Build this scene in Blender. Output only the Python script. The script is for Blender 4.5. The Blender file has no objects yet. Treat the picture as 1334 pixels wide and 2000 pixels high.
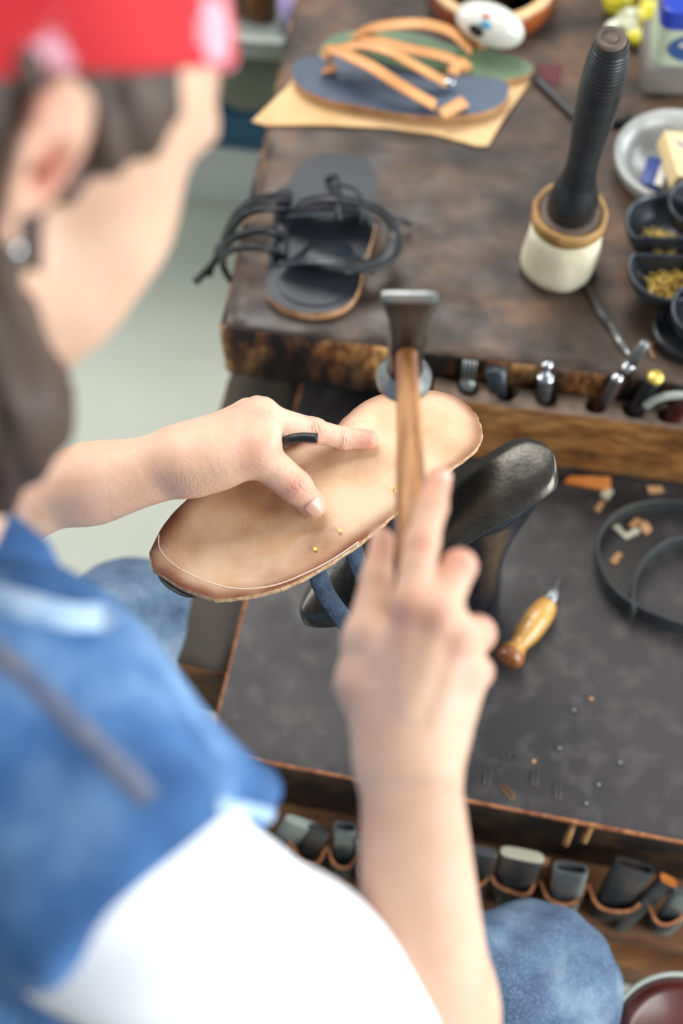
import bpy, bmesh, math, random
import numpy as np
from mathutils import Vector, Matrix, noise
random.seed(7)
DETAIL = True
SC = bpy.context.scene
COL = SC.collection
# ---------------------------------------------------------------- camera
CAM_Z = 1.75
PITCH = math.radians(61.5)          # downwards from the horizontal
FPX = 2778.0                        # focal length in pixels of the 1334x2000 frame (50 mm on 36 mm)
cam_data = bpy.data.cameras.new('camera')
cam = bpy.data.objects.new('camera', cam_data)
COL.objects.link(cam)
cam.location = (0, 0, CAM_Z)
cam.rotation_euler = (math.pi / 2 - PITCH, 0, 0)
cam_data.sensor_fit = 'VERTICAL'
cam_data.sensor_height = 36
cam_data.sensor_width = 24
cam_data.lens = 50
cam_data.clip_start = 0.02
cam_data.dof.use_dof = True
cam_data.dof.focus_distance = 1.11
cam_data.dof.aperture_fstop = 2.3
SC.camera = cam
# ---------------------------------------------------------------- light
world = bpy.data.worlds.new('world')
SC.world = world
world.use_nodes = True
bgn = world.node_tree.nodes['Background']
bgn.inputs[0].default_value = (0.86, 0.93, 1.0, 1)
bgn.inputs[1].default_value = 0.33
def area(name, loc, target, size, energy, color):
    l = bpy.data.lights.new(name, 'AREA')
    l.shape = 'RECTANGLE'; l.size = size[0]; l.size_y = size[1]
    l.energy = energy; l.color = color
    o = bpy.data.objects.new(name, l); COL.objects.link(o)
    o.location = loc
    o.rotation_euler = (Vector(target) - Vector(loc)).to_track_quat('-Z', 'Y').to_euler()
    return o
area('window_light', (1.9, -0.35, 1.5), (0.15, 0.6, 0.65), (1.5, 1.4), 60, (0.93, 0.97, 1.0))
area('skylight', (-0.4, 2.2, 3.0), (0.0, 0.5, 0.6), (1.8, 1.4), 66, (1.0, 0.98, 0.95))
area('left_window_light', (-2.3, 1.5, 1.7), (-0.1, 0.9, 0.3), (1.4, 1.4), 34, (0.95, 0.98, 1.0))
area('rear_window_light', (2.3, 1.7, 1.25), (0.15, 0.7, 0.6), (1.4, 1.2), 42, (0.88, 0.95, 1.0))
SC.view_settings.view_transform = 'Standard'
SC.view_settings.look = 'None'
SC.view_settings.gamma = 1
SC.view_settings.use_curve_mapping = False
SC.view_settings.exposure = 0.17

SA, CA = math.sin(PITCH), math.cos(PITCH)
def W(px, py, z):
    """the point of the horizontal plane at height z seen at a place of the photograph"""
    u, v = (px - 667) / FPX, (py - 1000) / FPX
    Z = (CAM_Z - z) / (SA + v * CA)
    return Vector((u * Z, Z * (CA - v * SA), z))
def WD(px, py, Z):
    u, v = (px - 667) / FPX, (py - 1000) / FPX
    return Vector((u * Z, Z * (CA - v * SA), CAM_Z - Z * (SA + v * CA)))

# ---------------------------------------------------------------- materials
def lin(c):
    out = []
    for x in c[:3]:
        x = x / 255.0
        out.append(x / 12.92 if x <= 0.04045 else ((x + 0.055) / 1.055) ** 2.4)
    return (out[0], out[1], out[2], 1.0)
MATS = {}
def mat(name, c1, c2=None, c3=None, rough=0.5, metal=0.0, scale=20.0, stretch=(1, 1, 1), bump=0.0, bscale=None,
        sss=0.0, detail=6.0, lo=0.35, hi=0.65, coat=0.0, spec=0.5, fine=None, alpha=1.0, trans=0.0, rvar=0.0):
    m = bpy.data.materials.new(name); m.use_nodes = True
    nt = m.node_tree; N = nt.nodes; L = nt.links
    b = N['Principled BSDF']
    b.inputs['Roughness'].default_value = rough
    b.inputs['Metallic'].default_value = metal
    b.inputs['Coat Weight'].default_value = coat
    b.inputs['Coat Roughness'].default_value = 0.15
    b.inputs['Specular IOR Level'].default_value = spec
    b.inputs['Transmission Weight'].default_value = trans
    if sss:
        b.inputs['Subsurface Weight'].default_value = sss
        b.inputs['Subsurface Radius'].default_value = (0.012, 0.004, 0.002)
        b.inputs['Subsurface Scale'].default_value = 0.6
    tc = N.new('ShaderNodeTexCoord'); mp = N.new('ShaderNodeMapping')
    mp.inputs['Scale'].default_value = stretch
    L.new(tc.outputs['Object'], mp.inputs['Vector'])
    col = None
    if c2 is None:
        b.inputs['Base Color'].default_value = lin(c1)
    else:
        nz = N.new('ShaderNodeTexNoise'); nz.inputs['Scale'].default_value = scale; nz.inputs['Detail'].default_value = detail
        nz.inputs['Roughness'].default_value = 0.6
        L.new(mp.outputs[0], nz.inputs['Vector'])
        r = N.new('ShaderNodeValToRGB')
        e = r.color_ramp.elements
        e[0].position = lo; e[0].color = lin(c1); e[1].position = hi; e[1].color = lin(c2)
        if c3 is not None:
            x = e.new((lo + hi) / 2); x.color = lin(c2); e[2].color = lin(c3)
        L.new(nz.outputs[0], r.inputs[0])
        col = r.outputs[0]
        if fine:
            fc, fs, fa = fine
            n2 = N.new('ShaderNodeTexNoise'); n2.inputs['Scale'].default_value = fs; n2.inputs['Detail'].default_value = 4
            L.new(mp.outputs[0], n2.inputs['Vector'])
            mx = N.new('ShaderNodeMix'); mx.data_type = 'RGBA'
            rr = N.new('ShaderNodeValToRGB'); rr.color_ramp.elements[0].position = 0.5; rr.color_ramp.elements[1].position = 0.68
            rr.color_ramp.elements[0].color = (0, 0, 0, 1); rr.color_ramp.elements[1].color = (fa, fa, fa, 1)
            L.new(n2.outputs[0], rr.inputs[0]); L.new(rr.outputs[0], mx.inputs[0])
            L.new(col, mx.inputs[6]); mx.inputs[7].default_value = lin(fc)
            col = mx.outputs[2]
        L.new(col, b.inputs['Base Color'])
    if rvar:
        n3 = N.new('ShaderNodeTexNoise'); n3.inputs['Scale'].default_value = scale * 2.3; n3.inputs['Detail'].default_value = 5
        L.new(mp.outputs[0], n3.inputs['Vector'])
        mr = N.new('ShaderNodeMapRange'); mr.inputs[1].default_value = 0.3; mr.inputs[2].default_value = 0.7
        mr.inputs[3].default_value = max(0.05, rough - rvar); mr.inputs[4].default_value = min(1, rough + rvar)
        L.new(n3.outputs[0], mr.inputs[0]); L.new(mr.outputs[0], b.inputs['Roughness'])
    if bump:
        nb = N.new('ShaderNodeTexNoise'); nb.inputs['Scale'].default_value = bscale or scale * 4; nb.inputs['Detail'].default_value = 6
        L.new(mp.outputs[0], nb.inputs['Vector'])
        bp = N.new('ShaderNodeBump'); bp.inputs['Strength'].default_value = bump; bp.inputs['Distance'].default_value = 0.002
        L.new(nb.outputs[0], bp.inputs['Height']); L.new(bp.outputs[0], b.inputs['Normal'])
    MATS[name] = m
    return m
mat('floor', (178, 183, 166), (188, 193, 178), rough=0.45, scale=3, bump=0.05)
mat('benchtop', (46, 38, 34), (84, 65, 51), (128, 92, 64), rough=0.5, scale=11, lo=0.34, hi=0.70, stretch=(0.8, 1.15, 1), bump=0.25, bscale=60, fine=((34, 30, 30), 17, 0.85), rvar=0.15)
mat('benchface', (30, 22, 16), (118, 72, 34), (214, 162, 96), rough=0.55, scale=26, lo=0.42, hi=0.62, stretch=(1.3, 1, 0.5), bump=0.5, bscale=60, fine=((16, 14, 14), 11, 0.95))
mat('endgrain', (150, 108, 66), (205, 165, 110), rough=0.7, scale=30, bump=0.5)
mat('rackwood', (86, 54, 24), (152, 103, 52), (196, 148, 88), rough=0.55, scale=24, lo=0.35, hi=0.68, stretch=(0.7, 1, 1.5), bump=0.3, bscale=50, fine=((80, 50, 25), 22, 0.6))
mat('racktop', (84, 70, 58), (136, 112, 92), rough=0.6, scale=30, bump=0.3, fine=((60, 48, 40), 60, 0.6))
mat('matleather', (43, 40, 40), (52, 48, 48), (62, 57, 56), rough=0.52, scale=6, lo=0.35, hi=0.8, bump=0.18, bscale=90, fine=((96, 92, 88), 45, 0.35), rvar=0.12)
mat('rawedge', (120, 66, 36), (196, 128, 82), rough=0.9, scale=90, bump=0.8, bscale=400)
mat('darkboard', (30, 25, 24), (52, 42, 38), rough=0.6, scale=12, bump=0.2, fine=((112, 78, 44), 30, 0.4))
mat('darkwood', (16, 12, 10), (38, 27, 18), (74, 52, 30), rough=0.85, scale=9, lo=0.35, hi=0.75, bump=0.3)
mat('blockwood', (38, 34, 30), (62, 52, 40), (104, 80, 50), rough=0.7, scale=8, lo=0.35, hi=0.8, bump=0.25, bscale=60)
mat('ledgewood', (74, 46, 24), (128, 84, 46), (176, 124, 70), rough=0.6, scale=14, stretch=(0.5, 1.5, 1), lo=0.3, hi=0.75, bump=0.3)
mat('iron', (40, 46, 56), (60, 67, 80), rough=0.27, metal=0.7, scale=28, bump=0.1, bscale=90, fine=((70, 68, 62), 350, 0.2), rvar=0.06)
mat('irontop', (52, 52, 52), (88, 84, 78), rough=0.28, metal=0.8, scale=18, bump=0.12, bscale=150, fine=((110, 104, 88), 500, 0.3), rvar=0.06)
mat('steel', (120, 124, 124), (160, 162, 160), rough=0.3, metal=0.6, scale=40)
mat('darksteel', (66, 66, 67), (100, 99, 97), rough=0.38, metal=0.4, scale=30, bump=0.1, fine=((120, 96, 74), 50, 0.4), rvar=0.1)
mat('hammersteel', (66, 56, 50), (104, 92, 84), rough=0.32, metal=0.85, scale=30, bump=0.1, rvar=0.1)
mat('chrome', (200, 202, 204), rough=0.12, metal=1.0)
mat('brass', (214, 176, 70), (244, 216, 124), rough=0.35, metal=0.45, scale=200)
mat('handlewood', (58, 32, 14), (146, 92, 42), (190, 136, 76), rough=0.55, scale=34, stretch=(3, 0.2, 3), lo=0.36, hi=0.66, coat=0.1)
mat('awlwood', (186, 130, 56), (222, 172, 92), rough=0.3, scale=20, coat=0.5, stretch=(1, 1, 1), fine=((150, 90, 40), 40, 0.5))
mat('awlbrown', (122, 70, 32), (166, 104, 56), rough=0.3, scale=30, coat=0.5)
mat('blackgloss', (22, 22, 24), (40, 41, 44), rough=0.38, scale=30, coat=0.1, bump=0.25, bscale=60)
mat('rawhide', (206, 196, 160), (232, 224, 196), rough=0.6, scale=20, bump=0.3, bscale=60)
mat('rawhidetan', (128, 92, 48), (178, 138, 82), rough=0.6, scale=40, bump=0.3)
mat('rawhidedark', (74, 62, 54), (104, 88, 74), rough=0.6, scale=40)
mat('blackleather', (24, 27, 34), (42, 48, 58), rough=0.28, scale=20, bump=0.15, bscale=200)
mat('greyblackleather', (34, 37, 43), (50, 54, 60), rough=0.48, scale=12, bump=0.15, bscale=200)
mat('blackstrap', (14, 15, 18), (28, 30, 34), rough=0.42, scale=40, bump=0.2, bscale=300)
mat('bluestrap', (36, 50, 68), (58, 76, 96), rough=0.8, scale=120, bump=0.4, bscale=500)
mat('navyleather', (54, 66, 86), (76, 90, 110), rough=0.45, scale=14, bump=0.1)
mat('greenleather', (84, 106, 80), (110, 132, 102), rough=0.5, scale=14, bump=0.1)
mat('tanstrap', (196, 134, 80), (226, 166, 108), rough=0.45, scale=16, bump=0.1, bscale=150)
mat('creamleather', (206, 164, 108), (232, 194, 142), rough=0.55, scale=10, bump=0.1)
mat('tanedge', (168, 118, 76), (214, 166, 120), rough=0.8, scale=60, bump=0.3)
mat('soleedge', (178, 132, 88), (228, 194, 152), rough=0.95, scale=220, bump=1.0, bscale=700)
mat('cream', (206, 200, 184), (226, 222, 208), rough=0.5, scale=10)
mat('enamel', (150, 152, 148), (176, 177, 172), rough=0.3, scale=10, coat=0.3)
mat('blackiron', (44, 48, 54), (72, 76, 82), rough=0.35, metal=0.5, scale=30, bump=0.15, rvar=0.1)
mat('brownleather', (118, 56, 22), (164, 84, 36), rough=0.35, scale=12, coat=0.3)
mat('shellwhite', (204, 202, 186), (232, 232, 222), rough=0.2, scale=8, coat=0.6)
mat('bluepaint', (34, 62, 170), rough=0.3, coat=0.4)
mat('blueinner', (40, 62, 132), (60, 84, 150), rough=0.4, scale=10)
mat('turquoise', (64, 144, 178), rough=0.4)
mat('redpaint', (190, 44, 40), rough=0.4)
mat('yellowplastic', (206, 190, 30), (232, 220, 60), rough=0.25, scale=20, coat=0.5)
mat('clearplastic', (200, 200, 170), rough=0.15, coat=0.5)
mat('greybox', (116, 110, 104), (140, 134, 126), rough=0.6, scale=10)
mat('labelgreen', (190, 204, 176), rough=0.5)
mat('labelblue', (52, 84, 140), rough=0.5)
mat('matchbox', (214, 184, 134), (232, 206, 160), rough=0.7, scale=15)
mat('inkblue', (96, 106, 150), rough=0.7)
mat('lilac', (156, 140, 184), (176, 160, 200), rough=0.7, scale=10)
mat('brownjar', (108, 66, 22), (140, 92, 34), rough=0.3, scale=10)
mat('greypaint', (150, 158, 150), (176, 182, 174), rough=0.5, scale=8)
mat('whitepaint', (214, 219, 214), (224, 228, 222), rough=0.5, scale=8)
mat('olivegrey', (160, 162, 140), (176, 178, 156), rough=0.7, scale=8)
mat('tealbox', (24, 86, 120), (32, 96, 132), rough=0.5, scale=10)
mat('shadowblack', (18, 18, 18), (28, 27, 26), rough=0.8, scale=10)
mat('oxblood', (66, 22, 18), (92, 34, 26), rough=0.3, scale=12, coat=0.4)
mat('maroon', (92, 40, 44), rough=0.7)
mat('paperbit', (214, 208, 180), rough=0.8)
mat('tanbit', (204, 150, 98), (222, 172, 120), rough=0.8, scale=40)
mat('orangewood', (198, 112, 40), (222, 140, 70), rough=0.5, scale=30)
mat('ringstrap', (42, 46, 46), (62, 66, 64), rough=0.55, scale=20, bump=0.2)
mat('skin', (204, 159, 131), (228, 191, 165), rough=0.42, scale=14, lo=0.3, hi=0.7, bump=0.25, bscale=900, sss=0.12, spec=0.35)
mat('nail', (214, 166, 142), rough=0.3, coat=0.2)
mat('hair', (50, 36, 28), (84, 64, 50), rough=0.55, scale=60, stretch=(1, 1, 0.2), bump=0.5, bscale=200)
mat('eyewhite', (220, 214, 208), rough=0.2)
mat('iris', (60, 40, 28), rough=0.2)
mat('tshirt', (236, 238, 242), (246, 247, 250), rough=0.85, scale=6, bump=0.1)
mat('linecolor', (238, 216, 192), rough=0.8)
mat('fray', (140, 172, 206), (188, 208, 228), rough=0.95, scale=80, bump=0.6)
mat('seam', (92, 112, 146), (130, 134, 148), rough=0.9, scale=50)
mat('silver', (225, 225, 228), rough=0.1, metal=1.0)
mat('denimvest', (28, 64, 110), (66, 110, 164), (128, 166, 208), rough=0.9, scale=11, lo=0.3, hi=0.72, bump=0.5, bscale=500, fine=((150, 186, 222), 16, 0.35))  # mottled denim; its contrast also paints in light and shade of the folds
mat('denimjeans', (50, 70, 94), (86, 108, 132), (136, 154, 168), rough=0.92, scale=13, lo=0.36, hi=0.68, bump=0.7, bscale=420, fine=((150, 172, 190), 420, 0.25))

# ---- the bandana: red cotton with pale printed shapes
def bandana_mat():
    m = mat('bandana', (204, 34, 44), rough=0.85)
    nt = m.node_tree; N = nt.nodes; L = nt.links; b = N['Principled BSDF']
    tc = N.new('ShaderNodeTexCoord'); v = N.new('ShaderNodeTexVoronoi'); v.inputs['Scale'].default_value = 22
    nz = N.new('ShaderNodeTexNoise'); nz.inputs['Scale'].default_value = 18
    mx0 = N.new('ShaderNodeVectorMath'); mx0.operation = 'MULTIPLY_ADD'; mx0.inputs[1].default_value = (0.03, 0.03, 0.03)
    L.new(nz.outputs[1], mx0.inputs[0]); L.new(tc.outputs['Object'], mx0.inputs[2]); L.new(mx0.outputs[0], v.inputs['Vector'])
    r = N.new('ShaderNodeValToRGB'); e = r.color_ramp.elements
    e[0].position = 0.30; e[0].color = lin((226, 166, 178)); e[1].position = 0.38; e[1].color = lin((200, 36, 44))
    L.new(v.outputs[0], r.inputs[0]); L.new(r.outputs[0], b.inputs['Base Color'])
bandana_mat()

# ---- the bare leather of the sole: pale, with a dark burnished band near its edge (attribute rim) and stains
def sole_mat():
    m = mat('soleleather', (226, 186, 142), rough=0.5)
    nt = m.node_tree; N = nt.nodes; L = nt.links; b = N['Principled BSDF']
    tc = N.new('ShaderNodeTexCoord')
    at = N.new('ShaderNodeAttribute'); at.attribute_name = 'rim'
    nz = N.new('ShaderNodeTexNoise'); nz.inputs['Scale'].default_value = 22; nz.inputs['Detail'].default_value = 5
    n2 = N.new('ShaderNodeTexNoise'); n2.inputs['Scale'].default_value = 17; n2.inputs['Detail'].default_value = 4; n2.inputs['Distortion'].default_value = 1.2
    for n in (nz, n2): L.new(tc.outputs['Object'], n.inputs['Vector'])
    r = N.new('ShaderNodeValToRGB'); e = r.color_ramp.elements
    e[0].position = 0.34; e[0].color = lin((198, 154, 112)); e[1].position = 0.6; e[1].color = lin((224, 190, 154))
    L.new(nz.outputs[0], r.inputs[0])
    r2 = N.new('ShaderNodeValToRGB'); e = r2.color_ramp.elements
    e[0].position = 0.54; e[0].color = (0, 0, 0, 1); e[1].position = 0.60; e[1].color = (0.5, 0.5, 0.5, 1)
    L.new(n2.outputs[0], r2.inputs[0])
    m1 = N.new('ShaderNodeMix'); m1.data_type = 'RGBA'; L.new(r2.outputs[0], m1.inputs[0]); L.new(r.outputs[0], m1.inputs[6]); m1.inputs[7].default_value = lin((206, 152, 100))
    m2 = N.new('ShaderNodeMix'); m2.data_type = 'RGBA'; L.new(at.outputs['Fac'], m2.inputs[0]); L.new(m1.outputs[2], m2.inputs[6]); m2.inputs[7].default_value = lin((124, 70, 40))
    L.new(m2.outputs[2], b.inputs['Base Color'])
    nb = N.new('ShaderNodeTexNoise'); nb.inputs['Scale'].default_value = 380; L.new(tc.outputs['Object'], nb.inputs['Vector'])
    bp = N.new('ShaderNodeBump'); bp.inputs['Strength'].default_value = 0.12; bp.inputs['Distance'].default_value = 0.001
    L.new(nb.outputs[0], bp.inputs['Height']); L.new(bp.outputs[0], b.inputs['Normal'])
sole_mat()
# skin: ruddier over knuckles and finger ends (attribute rosy), faint creases in the grain
def skin_extra():
    m = MATS['skin']; nt = m.node_tree; N = nt.nodes; L = nt.links; b = N['Principled BSDF']
    src = b.inputs['Base Color'].links[0].from_socket
    at = N.new('ShaderNodeAttribute'); at.attribute_name = 'rosy'
    mx = N.new('ShaderNodeMix'); mx.data_type = 'RGBA'
    L.new(at.outputs['Fac'], mx.inputs[0]); L.new(src, mx.inputs[6]); mx.inputs[7].default_value = lin((214, 138, 118))
    L.new(mx.outputs[2], b.inputs['Base Color'])
skin_extra()

# ---------------------------------------------------------------- mesh helpers (all in world coordinates)
class MB:
    def __init__(s): s.v = []; s.f = []; s.m = []
    def add(s, vs, fs, mi=0):
        k = len(s.v)
        s.v += [Vector(p) for p in vs]
        s.f += [tuple(k + i for i in f) for f in fs]
        s.m += [mi] * len(fs)
        return s
def link_mesh(name, mb, mats, origin=(0, 0, 0), parent=None, smooth=True, bevel=0, subd=0, angle=None):
    me = bpy.data.meshes.new(name)
    o0 = Vector(origin)
    me.from_pydata([tuple(p - o0) for p in mb.v], [], mb.f)
    if not isinstance(mats, (list, tuple)): mats = [mats]
    for m in mats: me.materials.append(MATS[m])
    me.polygons.foreach_set('material_index', mb.m)
    bm = bmesh.new(); bm.from_mesh(me)
    bmesh.ops.recalc_face_normals(bm, faces=bm.faces)
    bm.to_mesh(me); bm.free()
    me.polygons.foreach_set('use_smooth', [smooth] * len(me.polygons))
    me.update()
    if smooth and angle is not None:
        me.set_sharp_from_angle(angle=math.radians(angle))
    o = bpy.data.objects.new(name, me)
    COL.objects.link(o)
    if parent is not None: o.parent = parent
    else: o.location = o0
    if bevel:
        b = o.modifiers.new('bevel', 'BEVEL'); b.width = bevel; b.segments = 3; b.limit_method = 'ANGLE'; b.angle_limit = math.radians(40)
    if subd:
        b = o.modifiers.new('subd', 'SUBSURF'); b.levels = subd; b.render_levels = subd
    return o
class Thing:
    def __init__(s, name, label, cat, loc, group=None):
        s.o = bpy.data.objects.new(name, None); COL.objects.link(s.o)
        s.loc = Vector(loc); s.o.location = s.loc; s.o.empty_display_size = 0.02
        s.o['label'] = label; s.o['category'] = cat
        if group: s.o['group'] = group
    def part(s, name, mb, mats, under=None, **k):
        p = link_mesh(name, mb, mats, s.loc, parent=(under or s.o), **k)
        return p
def single(name, label, cat, mb, mats, loc, group=None, **k):
    o = link_mesh(name, mb, mats, loc, **k)
    o['label'] = label; o['category'] = cat
    if group: o['group'] = group
    return o
def struct(name, mb, mats, loc=(0, 0, 0), **k):
    o = link_mesh(name, mb, mats, loc, **k); o['kind'] = 'structure'; return o

def box(c, s, rot=0.0, mb=None, mi=0, R=None):
    mb = mb or MB(); c = Vector(c)
    R = R or Matrix.Rotation(rot, 3, 'Z')
    vs = [c + R @ Vector((s[0] / 2 * x, s[1] / 2 * y, s[2] / 2 * z)) for x in (-1, 1) for y in (-1, 1) for z in (-1, 1)]
    return mb.add(vs, [(0, 1, 3, 2), (4, 6, 7, 5), (0, 4, 5, 1), (2, 3, 7, 6), (0, 2, 6, 4), (1, 5, 7, 3)], mi)
def prism(pts, z0, z1, mb=None, mi=0, mside=None, mbot=None):
    """pts: list of xy world points; closed solid between z0 and z1"""
    mb = mb or MB(); n = len(pts)
    vs = [Vector((p[0], p[1], z0)) for p in pts] + [Vector((p[0], p[1], z1)) for p in pts]
    mb.add(vs, [tuple(range(n, 2 * n))], mi)
    k = len(mb.v) - 2 * n
    mb.f.append(tuple(k + i for i in reversed(range(n)))); mb.m.append(mi if mbot is None else mbot)
    for i in range(n):
        j = (i + 1) % n
        mb.f.append((k + i, k + j, k + n + j, k + n + i)); mb.m.append(mi if mside is None else mside)
    return mb
def frames(path, up=None):
    n = len(path); T = []
    for i in range(n):
        a = path[max(0, i - 1)]; b = path[min(n - 1, i + 1)]
        t = (b - a)
        T.append(t.normalized() if t.length > 1e-9 else Vector((0, 0, 1)))
    ref = Vector(up) if up is not None else Vector((0.123, 0.21, 0.97))
    if up is None and abs(T[0].dot(ref)) > 0.9: ref = Vector((1, 0, 0))
    out = []
    prev = ref
    for t in T:
        s = t.cross(prev)
        if s.length < 1e-6: s = t.cross(Vector((1, 0, 0)))
        s.normalize(); u = s.cross(t).normalized()
        if up is None: prev = u
        out.append((t, s, u))
    return out
def smoothpath(pts, n=8):
    pts = [Vector(p) for p in pts]; out = []
    for i in range(len(pts) - 1):
        p0 = pts[max(i - 1, 0)]; p1 = pts[i]; p2 = pts[i + 1]; p3 = pts[min(i + 2, len(pts) - 1)]
        for k in range(n):
            t = k / n
            out.append(0.5 * ((2 * p1) + (-p0 + p2) * t + (2 * p0 - 5 * p1 + 4 * p2 - p3) * t * t + (-p0 + 3 * p1 - 3 * p2 + p3) * t ** 3))
    out.append(pts[-1]); return out
def smoothclosed(pts, n=8):
    pts = [Vector(p) for p in pts]; out = []; m = len(pts)
    for i in range(m):
        p0, p1, p2, p3 = pts[i - 1], pts[i], pts[(i + 1) % m], pts[(i + 2) % m]
        for k in range(n):
            t = k / n
            out.append(0.5 * ((2 * p1) + (-p0 + p2) * t + (2 * p0 - 5 * p1 + 4 * p2 - p3) * t * t + (-p0 + 3 * p1 - 3 * p2 + p3) * t ** 3))
    return out
def sweep(path, section, mb=None, mi=0, up=None, closed=False, scale=None):
    """section: list of (side, up) offsets; scale: list per path point of multipliers"""
    mb = mb or MB(); path = [Vector(p) for p in path]
    fr = frames(path, up); n = len(section); vs = []
    for i, p in enumerate(path):
        k = scale[i] if scale else 1.0
        if not isinstance(k, (tuple, list)): k = (k, k)
        t, s, u = fr[i]
        vs += [p + s * a * k[0] + u * b * k[1] for a, b in section]
    fs = []
    m = len(path)
    for i in range(m if closed else m - 1):
        for j in range(n):
            a = i * n + j; b = i * n + (j + 1) % n; i2 = (i + 1) % m
            fs.append((a, b, i2 * n + (j + 1) % n, i2 * n + j))
    if not closed:
        fs.append(tuple(reversed(range(n)))); fs.append(tuple((m - 1) * n + j for j in range(n)))
    return mb.add(vs, fs, mi)
def circ(r, n=14, ry=None):
    return [(r * math.cos(2 * math.pi * i / n), (ry or r) * math.sin(2 * math.pi * i / n)) for i in range(n)]
def tube(path, r, n=14, mb=None, mi=0, scale=None, closed=False, ry=None, up=None):
    return sweep(path, circ(r, n, ry), mb, mi, up=up, closed=closed, scale=scale)
def strap(path, w, t, mb=None, mi=0, up=None, closed=False, scale=None):
    b = min(t, w) * 0.3
    sec = [(-w / 2 + b, -t / 2), (w / 2 - b, -t / 2), (w / 2, -t / 2 + b), (w / 2, t / 2 - b), (w / 2 - b, t / 2), (-w / 2 + b, t / 2), (-w / 2, t / 2 - b), (-w / 2, -t / 2 + b)]
    return sweep(path, sec, mb, mi, up=up, closed=closed, scale=scale)
def lathe(prof, base, axis=(0, 0, 1), n=40, mb=None, mi=0, wob=0.0):
    """prof: list of (r, h) from the base along axis; closed at both ends if r=0"""
    mb = mb or MB(); ax = Vector(axis).normalized(); base = Vector(base)
    s = ax.cross(Vector((0, 1, 0)) if abs(ax.y) < 0.9 else Vector((1, 0, 0))).normalized(); u = ax.cross(s)
    vs = []; fs = []
    for r, h in prof:
        for j in range(n):
            a = 2 * math.pi * j / n
            rr = r * (1 + wob * noise.noise(Vector((math.cos(a) * 2, math.sin(a) * 2, h * 40))))
            vs.append(base + ax * h + (s * math.cos(a) + u * math.sin(a)) * rr)
    m = len(prof)
    for i in range(m - 1):
        for j in range(n):
            j2 = (j + 1) % n
            fs.append((i * n + j, i * n + j2, (i + 1) * n + j2, (i + 1) * n + j))
    fs.append(tuple(range(n))); fs.append(tuple((m - 1) * n + j for j in reversed(range(n))))
    return mb.add(vs, fs, mi)
def ellipsoid(c, r, R=None, n=20, mb=None, mi=0):
    mb = mb or MB(); c = Vector(c); R = R or Matrix.Identity(3); vs = []; fs = []
    for i in range(1, n):
        th = math.pi * i / n
        for j in range(2 * n):
            ph = math.pi * j / n
            vs.append(c + R @ Vector((r[0] * math.sin(th) * math.cos(ph), r[1] * math.sin(th) * math.sin(ph), r[2] * math.cos(th))))
    m = 2 * n
    for i in range(n - 2):
        for j in range(m):
            fs.append((i * m + j, i * m + (j + 1) % m, (i + 1) * m + (j + 1) % m, (i + 1) * m + j))
    k = len(vs); vs += [c + R @ Vector((0, 0, r[2])), c - R @ Vector((0, 0, r[2]))]
    for j in range(m):
        fs.append((k, (j + 1) % m, j)); fs.append((k + 1, (n - 2) * m + j, (n - 2) * m + (j + 1) % m))
    return mb.add(vs, fs, mi)
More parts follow.
